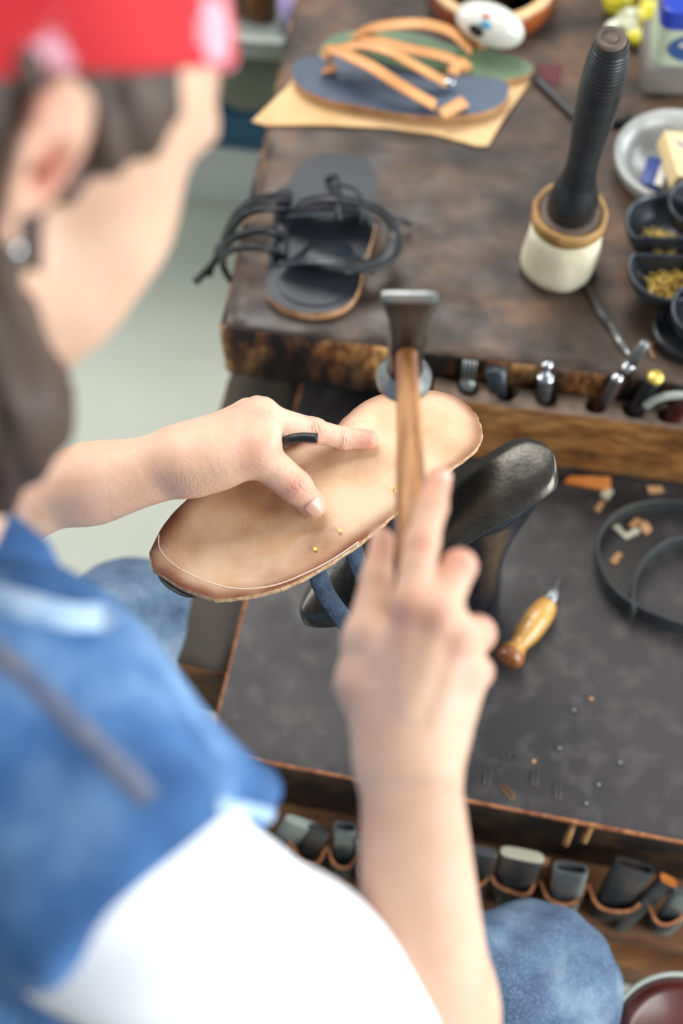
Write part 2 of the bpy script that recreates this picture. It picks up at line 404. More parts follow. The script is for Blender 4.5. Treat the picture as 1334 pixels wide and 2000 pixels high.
def rough_slab(pts, z0, z1, amp=0.002, cell=0.02, rnd=0.01, edge_top=False, mats_by_normal=True, seed=0, chip=0.0):
    """a quad slab (pts: four xy corners in order) with worn, rounded edges; material 0 on top, 1 on the sides"""
    P = [Vector((p[0], p[1], 0)) for p in pts]
    mb = MB()
    lx = max((P[1] - P[0]).length, (P[2] - P[3]).length); ly = max((P[3] - P[0]).length, (P[2] - P[1]).length); lz = z1 - z0
    def coords(l, m):
        n = max(1, int((l - 2 * rnd) / m)); c = [0, rnd * 0.3, rnd * 0.65]
        return [x / l for x in c] + [(rnd + (l - 2 * rnd) * i / n) / l for i in range(n + 1)] + [1 - x / l for x in reversed(c)]
    U, V, Wz = coords(lx, cell), coords(ly, cell), coords(lz, cell * 0.6)
    vid = {}
    def vert(u, v, w):
        key = (round(u, 6), round(v, 6), round(w, 6))
        if key in vid: return vid[key]
        # round: pull towards the inner box
        p = [u * lx, v * ly, w * lz]; q = [min(max(p[0], rnd), lx - rnd), min(max(p[1], rnd), ly - rnd), min(max(p[2], rnd), lz - rnd)]
        d = Vector(p) - Vector(q)
        if d.length > 1e-9 and sum(1 for a in d if abs(a) > 1e-9) > 1:
            d = d.normalized() * rnd
        r = Vector(q) + d
        nn = noise.noise(Vector((r.x * 9 + seed, r.y * 9, r.z * 25))) * amp + noise.noise(Vector((r.x * 60 + seed, r.y * 60, r.z * 60))) * amp * 0.35
        if chip and d.length > rnd * 0.9 and sum(1 for a in d if abs(a) > rnd * 0.25) > 1:
            c = noise.noise(Vector((r.x * 35 + seed, r.y * 35, r.z * 35)))
            nn -= max(0, c) * chip
        if d.length > 1e-9: r = r + d.normalized() * nn
        uu, vv = r.x / lx, r.y / ly
        xy = P[0] * (1 - uu) * (1 - vv) + P[1] * uu * (1 - vv) + P[2] * uu * vv + P[3] * (1 - uu) * vv
        vid[key] = len(mb.v); mb.v.append(Vector((xy.x, xy.y, z0 + r.z)))
        return vid[key]
    def face(q, mi): mb.f.append(tuple(vert(*c) for c in q)); mb.m.append(mi)
    for i in range(len(U) - 1):
        for j in range(len(V) - 1):
            a, b, c, d = U[i], U[i + 1], V[j], V[j + 1]
            face([(a, c, 1), (b, c, 1), (b, d, 1), (a, d, 1)], 1 if edge_top and (i < 3 or j < 3) else 0)
            face([(a, c, 0), (a, d, 0), (b, d, 0), (b, c, 0)], 1)
        for k in range(len(Wz) - 1):
            a, b, c, d = U[i], U[i + 1], Wz[k], Wz[k + 1]
            face([(a, 0, c), (b, 0, c), (b, 0, d), (a, 0, d)], 1)
            face([(a, 1, c), (a, 1, d), (b, 1, d), (b, 1, c)], 1)
    for j in range(len(V) - 1):
        for k in range(len(Wz) - 1):
            a, b, c, d = V[j], V[j + 1], Wz[k], Wz[k + 1]
            face([(0, a, c), (0, a, d), (0, b, d), (0, b, c)], 1)
            face([(1, a, c), (1, b, c), (1, b, d), (1, a, d)], 1)
    return mb
def boolean_cut(o, cutters):
    for c in cutters:
        md = o.modifiers.new('cut', 'BOOLEAN'); md.operation = 'DIFFERENCE'; md.object = c; md.solver = 'EXACT'
    bpy.context.view_layer.update()
    dg = bpy.context.evaluated_depsgraph_get()
    me = bpy.data.meshes.new_from_object(o.evaluated_get(dg))
    o.modifiers.clear(); o.data = me
    for c in cutters: bpy.data.objects.remove(c)
def xy(px, py, z):
    p = W(px, py, z); return (p.x, p.y)
# ================================================================ SETTING
ZU, ZL = 0.59, 0.45                    # top of the upper bench, top of the leather-covered lower bench
fl = box((0, 1.2, -0.02), (6, 6, 0.04)); struct('floor', fl, 'floor', smooth=False)
# low white plinth of the wall cupboards on the far left, with its toe board
a = W(400, 395, 0.0); b = W(620, 420, 0.0)
d = (b - a).normalized(); n = Vector((-d.y, d.x, 0))
def along(s, dep, z): return a + d * s + n * dep + Vector((0, 0, z))
mbx = MB(); R = Matrix.Rotation(math.atan2(d.y, d.x), 3, 'Z')
box(along(0.0, 0.2, 0.06), (2.6, 0.4, 0.12), R=R, mb=mbx)
box(along(0.0, 0.19, 0.127), (2.6, 0.40, 0.014), R=R, mb=mbx)
struct('trim_1', mbx, 'whitepaint', loc=tuple(along(0, 0, 0)), smooth=False, bevel=0.003)

# ================================================================ BENCHES
A = W(425, 640, ZU); B = W(1334, 752, ZU); C_ = W(612, 0, ZU)
ex = (B - A).normalized(); ey = Vector((-ex.y, ex.x, 0))
p0 = A; p1 = A + ex * 0.95; p2 = p1 + ey * 0.95; p3 = A + ey * 0.95
bench = Thing('workbench', 'tall old brown workbench with thick battered wooden top, behind the low leather-covered bench', 'workbench', ((p0.x + p2.x) / 2, (p0.y + p2.y) / 2, 0))
bench.part('tabletop', rough_slab([p0, p1, p2, p3], ZU - 0.088, ZU, amp=0.0018, cell=0.012, rnd=0.008, chip=0.012), ['benchtop', 'benchface'])
def bq(s, t): return A + ex * s + ey * t
mb = box(bq(0.475, 0.045 + 0.40) + Vector((0, 0, -0.088 - 0.05)), (0.86, 0.80, 0.10), R=Matrix.Rotation(math.atan2(ex.y, ex.x), 3, 'Z'))
bench.part('apron', mb, 'darkwood', bevel=0.004)
for s, t in ((0.08, 0.10), (0.87, 0.10), (0.87, 0.84), (0.08, 0.84)):
    c = bq(s, t); mb = box((c.x, c.y, (ZU - 0.188) / 2), (0.08, 0.08, ZU - 0.188), R=Matrix.Rotation(math.atan2(ex.y, ex.x), 3, 'Z'))
    bench.part('leg', mb, 'darkwood', bevel=0.004)

# low bench: wooden block board with a thick dark leather mat nailed on
L0 = W(402, 1468, ZL); L1 = W(1334, 1648, ZL)
fx = (L1 - L0).normalized(); fy = Vector((-fx.y, fx.x, 0))
RL = Matrix.Rotation(math.atan2(fx.y, fx.x), 3, 'Z')
def lq(s, t, z=0.0): return L0 + fx * s + fy * t + Vector((0, 0, z - ZL))
low = Thing('cobbler_bench', 'low cobbler bench covered with a dark scratched leather mat, tool loops along its front', 'workbench', tuple(lq(0.3, 0.2, 0)))
mb = rough_slab([lq(0, 0), lq(0.66, 0), lq(0.66, 0.52), lq(0, 0.52)], ZL - 0.005, ZL, amp=0.0012, cell=0.015, rnd=0.0030, edge_top=True)
low.part('leather_mat', mb, ['matleather', 'rawedge'])
mb = rough_slab([lq(0.004, 0.008), lq(0.655, 0.008), lq(0.655, 0.52), lq(0.004, 0.52)], ZL - 0.15, ZL - 0.0055, amp=0.002, cell=0.02, rnd=0.004)
low.part('front_board', mb, ['darkboard', 'darkboard'])
# lighter broken wood at the left end
bl = [W(290, 1290, ZL - 0.006), W(470, 1322, ZL - 0.006)]
q0 = W(288, 1288, ZL - 0.008); q1 = q0 + fx * 0.085; 
qq = [q0, q1, q1 + fy * 0.42, q0 + fy * 0.42]
low.part('end_block', rough_slab(qq, ZL - 0.13, ZL - 0.008, amp=0.0025, cell=0.012, rnd=0.006, chip=0.006), ['blockwood', 'ledgewood'])
mb = rough_slab([lq(-0.03, -0.062), lq(0.66, -0.062), lq(0.66, 0.02), lq(-0.03, 0.02)], ZL - 0.165, ZL - 0.145, amp=0.002, cell=0.015, rnd=0.004, chip=0.006)
low.part('ledge', mb, ['ledgewood', 'ledgewood'])
for s, t in ((0.07, 0.07), (0.60, 0.07), (0.60, 0.45), (0.07, 0.45)):
    c = lq(s, t); mb = box((c.x, c.y, (ZL - 0.15) / 2), (0.06, 0.06, ZL - 0.15), R=RL)
    low.part('leg', mb, 'ledgewood', bevel=0.004)
sq = [W(1150, 1868, 0.23), W(1420, 1945, 0.23)]
low.part('stretcher', prism([sq[0].xy, sq[1].xy, (sq[1] + fy * 0.05).xy, (sq[0] + fy * 0.05).xy], 0.15, 0.23), 'ledgewood', smooth=False, bevel=0.003)
# leather loops nailed over the ledge: festoons that hold punches
def loop(pts, drop=0.030, z=0.352):
    pts = [pts[0]] + [(x, y + 12) for x, y in pts[1:-1]] + [pts[-1]]
    path = smoothpath([W(x, y, z) for x, y in pts], 6)
    mb = MB(); n = len(path); th = 0.0032
    fr = frames(path, (0, 0, 1)); vs = []
    for i, p in enumerate(path):
        t, s, u = fr[i]
        low_ = Vector((0, 0, -drop)) + s * 0.0
        jag = noise.noise(p * 180) * 0.0012
        vs += [p + s * th / 2 + Vector((0, 0, jag)), p - s * th / 2 + Vector((0, 0, jag)), p - s * th / 2 + low_, p + s * th / 2 + low_]
    for i in range(n - 1):
        a = i * 4; b = a + 4
        mb.f.append((a, a + 1, b + 1, b)); mb.m.append(1)
        mb.f.append((a + 1, a + 2, b + 2, b + 1)); mb.m.append(0)
        mb.f.append((a + 2, a + 3, b + 3, b + 2)); mb.m.append(0)
        mb.f.append((a + 3, a, b, b + 3)); mb.m.append(0)
    mb.f.append((0, 3, 2, 1)); mb.m.append(0); k = (n - 1) * 4; mb.f.append((k, k + 1, k + 2, k + 3)); mb.m.append(0)
    mb.v = vs
    low.part('leather_loop', mb, ['darkboard', 'rawedge'], angle=40)
for pts in ([(482, 1628), (498, 1650), (530, 1664), (556, 1658), (566, 1640)], [(566, 1640), (590, 1668), (620, 1674), (640, 1650)],
            [(640, 1652), (652, 1674), (680, 1682), (704, 1662)], [(700, 1660), (712, 1684), (740, 1690), (780, 1676)],
            [(852, 1700), (880, 1722), (925, 1722), (952, 1704), (958, 1690)],
            [(956, 1690), (966, 1712), (1000, 1730), (1034, 1732), (1052, 1700)], [(1052, 1704), (1068, 1738), (1096, 1754), (1126, 1748), (1146, 1728)],
            [(1150, 1726), (1166, 1754), (1200, 1768), (1238, 1764), (1262, 1748)], [(1262, 1748), (1280, 1784), (1304, 1794), (1330, 1782), (1350, 1770)]):
    loop(pts)
# nail heads and drive-in nails in the loops and bench edge
def nail(p, r=0.0022, m='darksteel', h=0.0012, name='nail', under=None):
    pass

# ---- punches (flattened steel tubes and chisels) standing in the loops
def punch(top, bot, ztop, w, t, hollow, m, label, rim=None, lean=None):
    w *= 1.18; t *= 1.1
    P1 = W(top[0], top[1], ztop); P0 = W(bot[0], bot[1], 0.309)
    P0.z = 0.309
    ax = (P1 - P0).normalized()
    side = (fx - ax * fx.dot(ax)).normalized(); nrm = side.cross(ax)
    n = 28
    def sec(p, w, t): return [p + side * (w / 2 * math.copysign(abs(math.cos(a)) ** 0.45, math.cos(a))) + nrm * (t / 2 * math.copysign(abs(math.sin(a)) ** 0.7, math.sin(a))) for a in [2 * math.pi * i / n for i in range(n)]]
    L = (P1 - P0).length; mb = MB(); rows = []
    rows.append(sec(P0, w * 0.72, t * 0.75)); rows.append(sec(P0 + ax * L * 0.5, w * 0.92, t * 0.9)); rows.append(sec(P1 - ax * 0.0012, w, t)); rows.append(sec(P1, w * 0.97, t * 0.95))
    if hollow:
        rows.append(sec(P1, w * 0.84, t * 0.6)); rows.append(sec(P1 - ax * L * 0.5, w * 0.8, t * 0.5))
    vs = [v for r in rows for v in r]; fs = []; mi = []
    for i in range(len(rows) - 1):
        for j in range(n):
            fs.append((i * n + j, i * n + (j + 1) % n, (i + 1) * n + (j + 1) % n, (i + 1) * n + j)); mi.append(1 if (rim and i >= 2) else 0)
    fs.append(tuple(range(n))); mi.append(0)
    k = (len(rows) - 1) * n; fs.append(tuple(k + j for j in range(n))); mi.append(1 if rim else 0)
    mb.v = vs; mb.f = fs; mb.m = mi
    nm = 'punch' if hollow else 'chisel'
    th = Thing(nm, label, nm, tuple(P0), 'steel tools in the leather loops')
    th.part('blade', mb, [m, rim or m], angle=35)
punch((937, 1660), (922, 1748), 0.385, 0.030, 0.010, False, 'darksteel', 'broad grey chisel next to the forearm with a worn top edge', 'steel')
punch((1020, 1668), (996, 1762), 0.388, 0.036, 0.012, False, 'darksteel', 'widest dark chisel with a pale cream top edge', 'paperbit')
punch((1115, 1695), (1098, 1786), 0.388, 0.029, 0.013, True, 'steel', 'upright hollow steel punch with an open dark slot, middle of the front row')
punch((1240, 1690), (1180, 1790), 0.388, 0.034, 0.013, True, 'darksteel', 'large hollow steel punch leaning right with a black oval opening')
punch((1306, 1718), (1208, 1812), 0.382, 0.016, 0.010, False, 'darksteel', 'narrow steel chisel leaning right with a rusty top, by the right edge of the row', 'orangewood')
punch((1345, 1745), (1290, 1818), 0.380, 0.026, 0.010, False, 'steel', 'pale grey chisel cut by the right edge of the picture')
punch((1065, 1682), (1066, 1752), 0.380, 0.008, 0.008, False, 'awlbrown', 'slim brown-tipped punch squeezed between two wide ones', 'tanbit')
punch((594, 1608), (548, 1672), 0.382, 0.034, 0.009, False, 'greypaint', 'pale greenish flat punch at the left end by the vest tip')
punch((626, 1620), (578, 1692), 0.380, 0.018, 0.009, False, 'darksteel', 'dark leaning chisel beside the pale greenish one')
punch((674, 1614), (668, 1706), 0.384, 0.020, 0.011, True, 'steel', 'small hollow steel punch left of the forearm', None)
punch((710, 1634), (710, 1712), 0.380, 0.016, 0.009, False, 'steel', 'small steel chisel mostly hidden by the forearm')

# ================================================================ TOOL RACK
zr = 0.556
r0 = W(868, 780, zr)
rx = ex; ry = ey
def rq(s, t, z): 
    q = r0 + rx * s + ry * t; return Vector((q.x, q.y, z))
depth = (A - r0).dot(ey) - 0.002
mb = rough_slab([rq(-0.012, 0, 0), rq(0.36, 0, 0), rq(0.36, depth, 0), rq(-0.012, depth, 0)], ZL + 0.001, zr, amp=0.0012, cell=0.012, rnd=0.004, chip=0.003)
rack = link_mesh('tool_rack', mb, ['racktop', 'rackwood'], tuple(rq(0.15, 0.02, ZL)))
rack['label'] = 'long wooden tool rack block with round holes, fixed below the tall bench edge'; rack['category'] = 'tool rack'
holes = [(915, 756), (988, 766), (1066, 776), (1163, 790), (1236, 798), (1304, 808)]
cut = []
for hx, hy in holes:
    c = W(hx, hy, zr)
    m_ = MB(); lathe([(0.0112, 0), (0.0112, 0.06)], (c.x, c.y, zr - 0.05), n=28, mb=m_)
    cut.append(link_mesh('cutter', m_, 'racktop'))
boolean_cut(rack, cut)

def rod(p0, p1, prof):
    """lathe between two points; prof: list (radius, fraction)"""
    p0 = Vector(p0); p1 = Vector(p1); L = (p1 - p0).length
    return lathe([(r, f * L) for r, f in prof], p0, p1 - p0, n=24)
RZ = zr - 0.045
# six tools in the rack
h = [W(x, y, zr) for x, y in holes]
def base_of(i, top):
    """foot of a tool that leans from the hole i towards top"""
    d = (Vector(top) - h[i]); d = d / d.z
    dd = Vector((d.x, d.y, 0)); 
    if dd.length * 0.045 > 0.006: dd = dd.normalized() * 0.006 / 0.045
    return h[i] - Vector((dd.x, dd.y, 1)) * 0.045
top = W(918, 705, zr + 0.045)
t = Thing('fork_punch', 'grey pronged lacing fork upright in the leftmost rack hole', 'punch', tuple(h[0] - Vector((0, 0, 0.045))), 'hand tools in the wooden rack')
f0 = h[0] - Vector((0, 0, .045)); ax = (top - f0).normalized(); sd = ex - ax * ex.dot(ax)
t.part('shank', strap([f0, f0 + (top - f0) * 0.45, f0 + (top - f0) * 0.62], 0.013, 0.006, up=ey, scale=[0.8, 1.0, 1.1]), 'steel')
for k in (-1.5, -0.5, 0.5, 1.5):
    o = sd * k * 0.0038
    t.part('prong', strap([f0 + (top - f0) * 0.6 + o, top + o], 0.0022, 0.003, up=ey), 'steel')
top = W(1070, 708, zr + 0.052); f0 = h[2] - Vector((0, 0, .045))
t = Thing('round_punch', 'short round bright steel punch with collar upright in the third rack hole', 'punch', tuple(f0), 'hand tools in the wooden rack')
t.part('body', rod(f0, f0 + (top - f0) * 0.72, [(0.0, 0), (0.0065, 0.02), (0.007, .5), (0.0078, .9), (0.0070, 1.0), (0, 1.0)]), 'darksteel')
t.part('collar', rod(f0 + (top - f0) * 0.70, f0 + (top - f0) * 0.80, [(0, 0), (0.0085, 0.1), (0.0090, 0.5), (0.0080, 0.95), (0, 1.0)]), 'chrome')
t.part('tip', rod(f0 + (top - f0) * 0.79, top, [(0, 0), (0.0045, 0.05), (0.0045, 0.6), (0.0056, .75), (0.0052, 0.97), (0, 1.0)]), 'chrome')
top = W(1262, 668, zr + 0.075); f0 = base_of(3, top)
t = Thing('awl', 'long maroon-handled tool with bright steel end leaning right in the rack', 'awl', tuple(f0), 'hand tools in the wooden rack')
t.part('handle', rod(f0, f0 + (top - f0) * 0.66, [(0, 0), (0.006, 0.02), (0.0072, .4), (0.0068, .9), (0.006, 1.0), (0, 1.0)]), 'maroon')
t.part('ferrule', rod(f0 + (top - f0) * 0.65, f0 + (top - f0) * 0.78, [(0, 0), (0.0068, 0.05), (0.0068, .9), (0, 1.0)]), 'chrome')
t.part('shaft', rod(f0 + (top - f0) * 0.77, top, [(0, 0), (0.0058, 0.05), (0.0056, .9), (0.0045, .99), (0, 1.0)]), 'steel')
top = W(1206, 738, zr + 0.05); f0 = h[3] + Vector((0.005, 0.004, -.045))
t = Thing('steel_rod', 'dark steel rod with a shiny round end behind the maroon tool in the rack', 'punch', tuple(f0), 'hand tools in the wooden rack')
t.part('shaft', rod(f0, top, [(0, 0), (0.005, 0.02), (0.0054, .9), (0.0046, 1.0), (0, 1.0)]), 'darksteel')
t.part('cap', rod(top - (top - f0).normalized() * 0.004, top + (top - f0).normalized() * 0.004, [(0, 0), (0.0058, 0.1), (0.0064, .5), (0.0045, 0.95), (0, 1)]), 'chrome')
top = W(1280, 738, zr + 0.055); f0 = base_of(4, top)
t = Thing('brass_punch', 'black rod tool with brass cap leaning right in the rack', 'punch', tuple(f0), 'hand tools in the wooden rack')
t.part('shaft', rod(f0, top, [(0, 0), (0.006, 0.02), (0.0074, .5), (0.0074, .95), (0.0064, 1.0), (0, 1.0)]), 'blackgloss')
t.part('cap', rod(top - (top - f0).normalized() * 0.003, top + (top - f0).normalized() * 0.005, [(0, 0), (0.0078, 0.1), (0.0080, .6), (0.0065, 0.95), (0, 1)]), 'brass')
f0 = h[5] - Vector((0, 0, .045))
t = Thing('edge_tool', 'dark red-handled tool with pale curved steel arm at the right end of the rack', 'tool', tuple(f0), 'hand tools in the wooden rack')
pa = [W(1262, 792, zr + 0.02), W(1285, 778, zr + 0.035), W(1320, 772, zr + 0.042), W(1365, 775, zr + 0.045)]
t.part('handle', rod(f0, W(1352, 765, zr + 0.05), [(0, 0), (0.006, 0.02), (0.009, .5), (0.008, .95), (0, 1.0)]), 'oxblood')
t.part('arm', tube(smoothpath(pa, 6), 0.0042, 12), 'greypaint')
# a dark flat punch lying in the second hole
f0 = h[1] + Vector((0.0, 0, -0.045)); top = W(968, 722, zr + 0.036)
t = Thing('black_chisel', 'flat black chisel set in the rack hole beside the pronged fork', 'chisel', tuple(f0), 'hand tools in the wooden rack')
t.part('blade', strap([f0, f0 + (top - f0) * 0.5, top], 0.016, 0.009, up=ey, scale=[0.8, 1, 1.3]), 'blackiron')

# ================================================================ MALLET
bz = W(1088, 520, ZU)
tp = WD(1188, 92, 1.0)
# top of the handle stands 27 cm above the bench, upright
mx, my = bz.x, bz.y
t = Thing('mallet', 'upright maul with glossy black turned handle and cream rawhide head on the tall bench', 'mallet', (mx, my, ZU))
ax = Vector((0.022, 0.0, 1))
H = 0.236
t.part('head', lathe([(0, 0), (0.031, 0), (0.0365, 0.004), (0.0385, 0.012), (0.0385, 0.022), (0.0360, 0.050), (0.0355, 0.0705), (0.0, 0.071)], (mx, my, ZU), ax, 56, wob=0.06), 'rawhide')
t.part('rim', lathe([(0.030, 0.068), (0.0352, 0.069), (0.0372, 0.074), (0.0376, 0.083), (0.0358, 0.0875), (0.031, 0.0855), (0.030, 0.068)], (mx, my, ZU), ax, 56, wob=0.035), 'rawhidetan')
t.part('core', lathe([(0, 0.07), (0.031, 0.07), (0.0315, 0.0845), (0.024, 0.0860), (0, 0.0860)], (mx, my, ZU), ax, 56, wob=0.05), 'rawhidedark')
MS = 1.40
prof = [(0, 0.066), (0.0222, 0.068), (0.0238, 0.074), (0.0236, 0.081), (0.0212, 0.090), (0.0172, 0.100), (0.0148, 0.112), (0.0146, 0.126), (0.0160, 0.140), (0.0176, 0.154), (0.0185, 0.17), (0.0188, 0.185), (0.0184, 0.198), (0.0172, 0.208), (0.0156, 0.216), (0.0138, 0.222), (0, 0.222)]
pp = []
for i in range(len(prof) - 1):
    (r1, h1), (r2, h2) = prof[i], prof[i + 1]
    for k in range(22):
        f = k / 22; hh = h1 + (h2 - h1) * f; pp.append((r1 + (r2 - r1) * f + (0.0003 * math.sin(hh * 2300 + 2 * math.sin(hh * 210)) * min(1, (hh - 0.105) / 0.02) if 0.105 < hh < 0.218 else 0), hh))
pp.append((0, 0.222)); pp = [(r * 1.02, 0.082 + (q - 0.066) * MS) for r, q in pp]; DZ = (0.222 - 0.066) * (MS - 1) + 0.016
t.part('handle', lathe(pp, (mx, my, ZU), ax, 48), 'blackgloss')
t.part('pommel', lathe([(0, 0.2205), (0.0128, 0.2205), (0.0136, 0.2235), (0.0128, 0.2265), (0.0098, 0.2270), (0.0085, 0.2248), (0.0060, 0.2248), (0.0052, 0.2268), (0, 0.2268)], (mx, my, ZU + DZ), ax, 40), 'rawhidedark')

# file on the bench
pth = [W(1148, 556, ZU + .004), W(1178, 612, ZU + .004), W(1196, 640, ZU + .004), W(1226, 692, ZU + .004)]
t = Thing('file', 'thin grey metal file lying on the tall bench below the mallet', 'file', tuple(pth[0]))
t.part('blade', strap(pth[:3], 0.010, 0.004, up=(0, 0, 1), scale=[0.8, 1, 0.9]), 'darksteel')
t.part('tang', strap(pth[2:], 0.007, 0.004, up=(0, 0, 1), scale=[1, 0.7]), 'steel')
# slim black pen-like rod and maroon scrap
pth = smoothpath([W(1046, 152, ZU + .006), W(1090, 195, ZU + .006), W(1128, 232, ZU + .006)], 5)
mb = tube(pth, 0.0042, 12)
single('black_stick', 'thin black round stick lying behind the mallet handle', 'stick', mb, 'blackgloss', tuple(pth[0]))
pth = smoothpath([W(1192, 238, ZU + .006), W(1212, 238, ZU + .006), W(1236, 228, ZU + .006)], 5)
single('black_clip', 'short black curved piece lying right of the mallet handle', 'clip', tube(pth, 0.0048, 12, scale=[0.7] + [1] * (len(pth) - 2) + [0.7]), 'blackgloss', tuple(pth[0]))
q = [xy(1048, 128, ZU), xy(1098, 130, ZU), xy(1094, 172, ZU), xy(1058, 160, ZU)]
single('leather_scrap', 'small dark maroon scrap beside the black stick on the bench', 'scrap', prism(q, ZU + .0005, ZU + .0025), 'maroon', (*q[0], ZU), smooth=False)
# curly metal hook near the tool rack
pth = smoothpath([W(1276, 700, ZU + .003), W(1270, 678, ZU + .004), W(1282, 668, ZU + .004), W(1292, 680, ZU + .003)], 6)
single('hook', 'tiny bent brownish wire hook on the bench above the rack', 'hook', tube(pth, 0.0016, 10), 'awlbrown', tuple(pth[0]))

# ================================================================ DISH AND NAIL CUPS
c = W(1312, 345, ZU)
R1 = 0.0655
t = Thing('enamel_dish', 'grey-white round dish holding packets on the right side of the tall bench', 'dish', (c.x, c.y, ZU))
t.part('bowl', lathe([(0, 0), (0.045, 0.0), (0.056, 0.008), (0.0645, 0.022), (R1, 0.030), (0.0660, 0.032), (0.0640, 0.0335), (0.0560, 0.031), (0.050, 0.020), (0.044, 0.006), (0, 0.005)], (c.x, c.y, ZU), n=64), 'enamel')
p = W(1275, 345, ZU + .016)
mb = box((p.x, p.y, ZU + 0.020), (0.022, 0.040, 0.010), rot=-0.35)
t2 = Thing('blue_packet', 'small dark blue and white packet inside the grey-white dish', 'packet', (p.x, p.y, ZU + 0.015))
t2.part('wrapper', mb, 'blueinner', bevel=0.002)
t2.part('label_band', box((p.x + 0.007, p.y - 0.004, ZU + 0.0254), (0.008, 0.034, 0.0006), rot=-0.35), 'cream', smooth=False)
p = W(1325, 315, ZU + .035)
Rm = Matrix.Rotation(0.12, 3, 'Z') @ Matrix.Rotation(0.25, 3, 'Y')
t2 = Thing('matchbox', 'cream cardboard box with blue marks leaning in the grey-white dish', 'box', (p.x, p.y, ZU + 0.015))
t2.part('carton', box((p.x + 0.008, p.y, ZU + 0.035), (0.044, 0.062, 0.020), R=Rm), 'matchbox', bevel=0.001)
for k in range(3):
    c0 = Vector((p.x + 0.008, p.y, ZU + 0.035)) + Rm @ Vector((-0.004 + 0.008 * k, 0.008 - 0.006 * k, 0.0104))
    t2.part('printed_mark', box(c0, (0.004, 0.024, 0.0004), R=Rm @ Matrix.Rotation(0.6, 3, 'Z')), 'inkblue', smooth=False)
# nail tray of cast cups
cups = [((1296, 440), 0.038, (0, -1, 0.55)), ((1306, 530), 0.040, (0.05, 1, 0.42)), ((1368, 402), 0.032, None), ((1385, 612), 0.036, None)]
def cup_shape(c, r, h, z0, clip):
    mb = lathe([(0, 0), (r * 0.55, 0), (r * 0.82, h * 0.3), (r * 0.97, h * 0.75), (r, h * 0.96), (r * 0.985, h), (r * 0.93, h), (r * 0.9, h * 0.8), (r * 0.74, h * 0.38), (r * 0.45, h * 0.2), (0, h * 0.18)], (c.x, c.y, z0), n=64)
    if clip:
        n_ = Vector((clip[0], clip[1], 0)).normalized()
        for i, v in enumerate(mb.v):
            rr_ = Vector((v.x - c.x, v.y - c.y, 0)); f = rr_.dot(n_); lim = clip[2] * rr_.length
            k_ = clip[2]
            if f > lim: mb.v[i] = v - n_ * (f - lim)
    return mb
p0_ = W(1330, 520, ZU)
tray = Thing('nail_tray', 'black iron cluster of cups holding brass nails at the right edge of the bench', 'nail tray', (p0_.x, p0_.y, ZU))
tray.part('foot', lathe([(0, 0), (0.055, 0), (0.058, 0.004), (0.05, 0.010), (0.018, 0.014), (0.016, 0.03), (0, 0.03)], (p0_.x + 0.02, p0_.y, ZU), n=40), 'blackiron')
CUP = []
for (px, py), r, clip in cups:
    z1 = ZU + 0.052; cc = W(px, py - 8, z1)
    CUP.append((cc, r, z1)); tray.part('cup', cup_shape(cc, r, 0.036, z1 - 0.036, clip), 'blackiron')
def pin(c, r, L, rng, name, label, grp, z, tilt=0.25, head=True):
    a = rng.uniform(0, 6.28); rr = r * math.sqrt(rng.random()); b = rng.uniform(0, 6.28)
    ce = Vector((c.x + rr * math.cos(b), c.y + rr * math.sin(b), z + rng.uniform(0, 0.004)))
    d = Vector((math.cos(a), math.sin(a), rng.uniform(-tilt, tilt))).normalized()
    mb = MB(); tube([ce - d * L / 2, ce + d * L / 2], 0.00075, 6, mb=mb, scale=[1, 0.4])
    if head: tube([ce - d * (L / 2 + 0.0004), ce - d * L / 2], 0.0014, 8, mb=mb)
    return single(name, label, 'nail', mb, 'brass', tuple(ce), grp, smooth=False)
rng = random.Random(3)
for k in range(60):
    c, r, z = CUP[0]; pin(c + Vector((0.004, -0.006, 0)), 0.015, 0.017, rng, 'brass_nail', 'thin brass pin in the upper cup of the black nail tray', 'brass pins in the upper cup', z - 0.027)
for k in range(95):
    c, r, z = CUP[1]; pin(c + Vector((0.004, -0.008, 0)), 0.021, 0.0125, rng, 'brass_nail', 'short brass nail heaped in the lower cup of the black nail tray', 'brass nails in the lower cup', z - 0.022, 0.5)
for k in range(12):
    c, r, z = CUP[2]; pin(c, 0.014, 0.012, rng, 'brass_nail', 'brass nail in the rear cup cut by the right picture edge', 'brass nails in the rear cup', z - 0.025, 0.5)
# round black tin lid under the tray near the bench edge
c = W(1345, 655, ZU)
single('black_tin', 'round black tin below the nail cups at the right picture edge', 'tin', lathe([(0, 0), (0.036, 0), (0.038, 0.002), (0.038, 0.014), (0.036, 0.016), (0.033, 0.016), (0.032, 0.013), (0, 0.013)], (c.x, c.y, ZU), n=48), 'blackgloss', (c.x, c.y, ZU), angle=40)

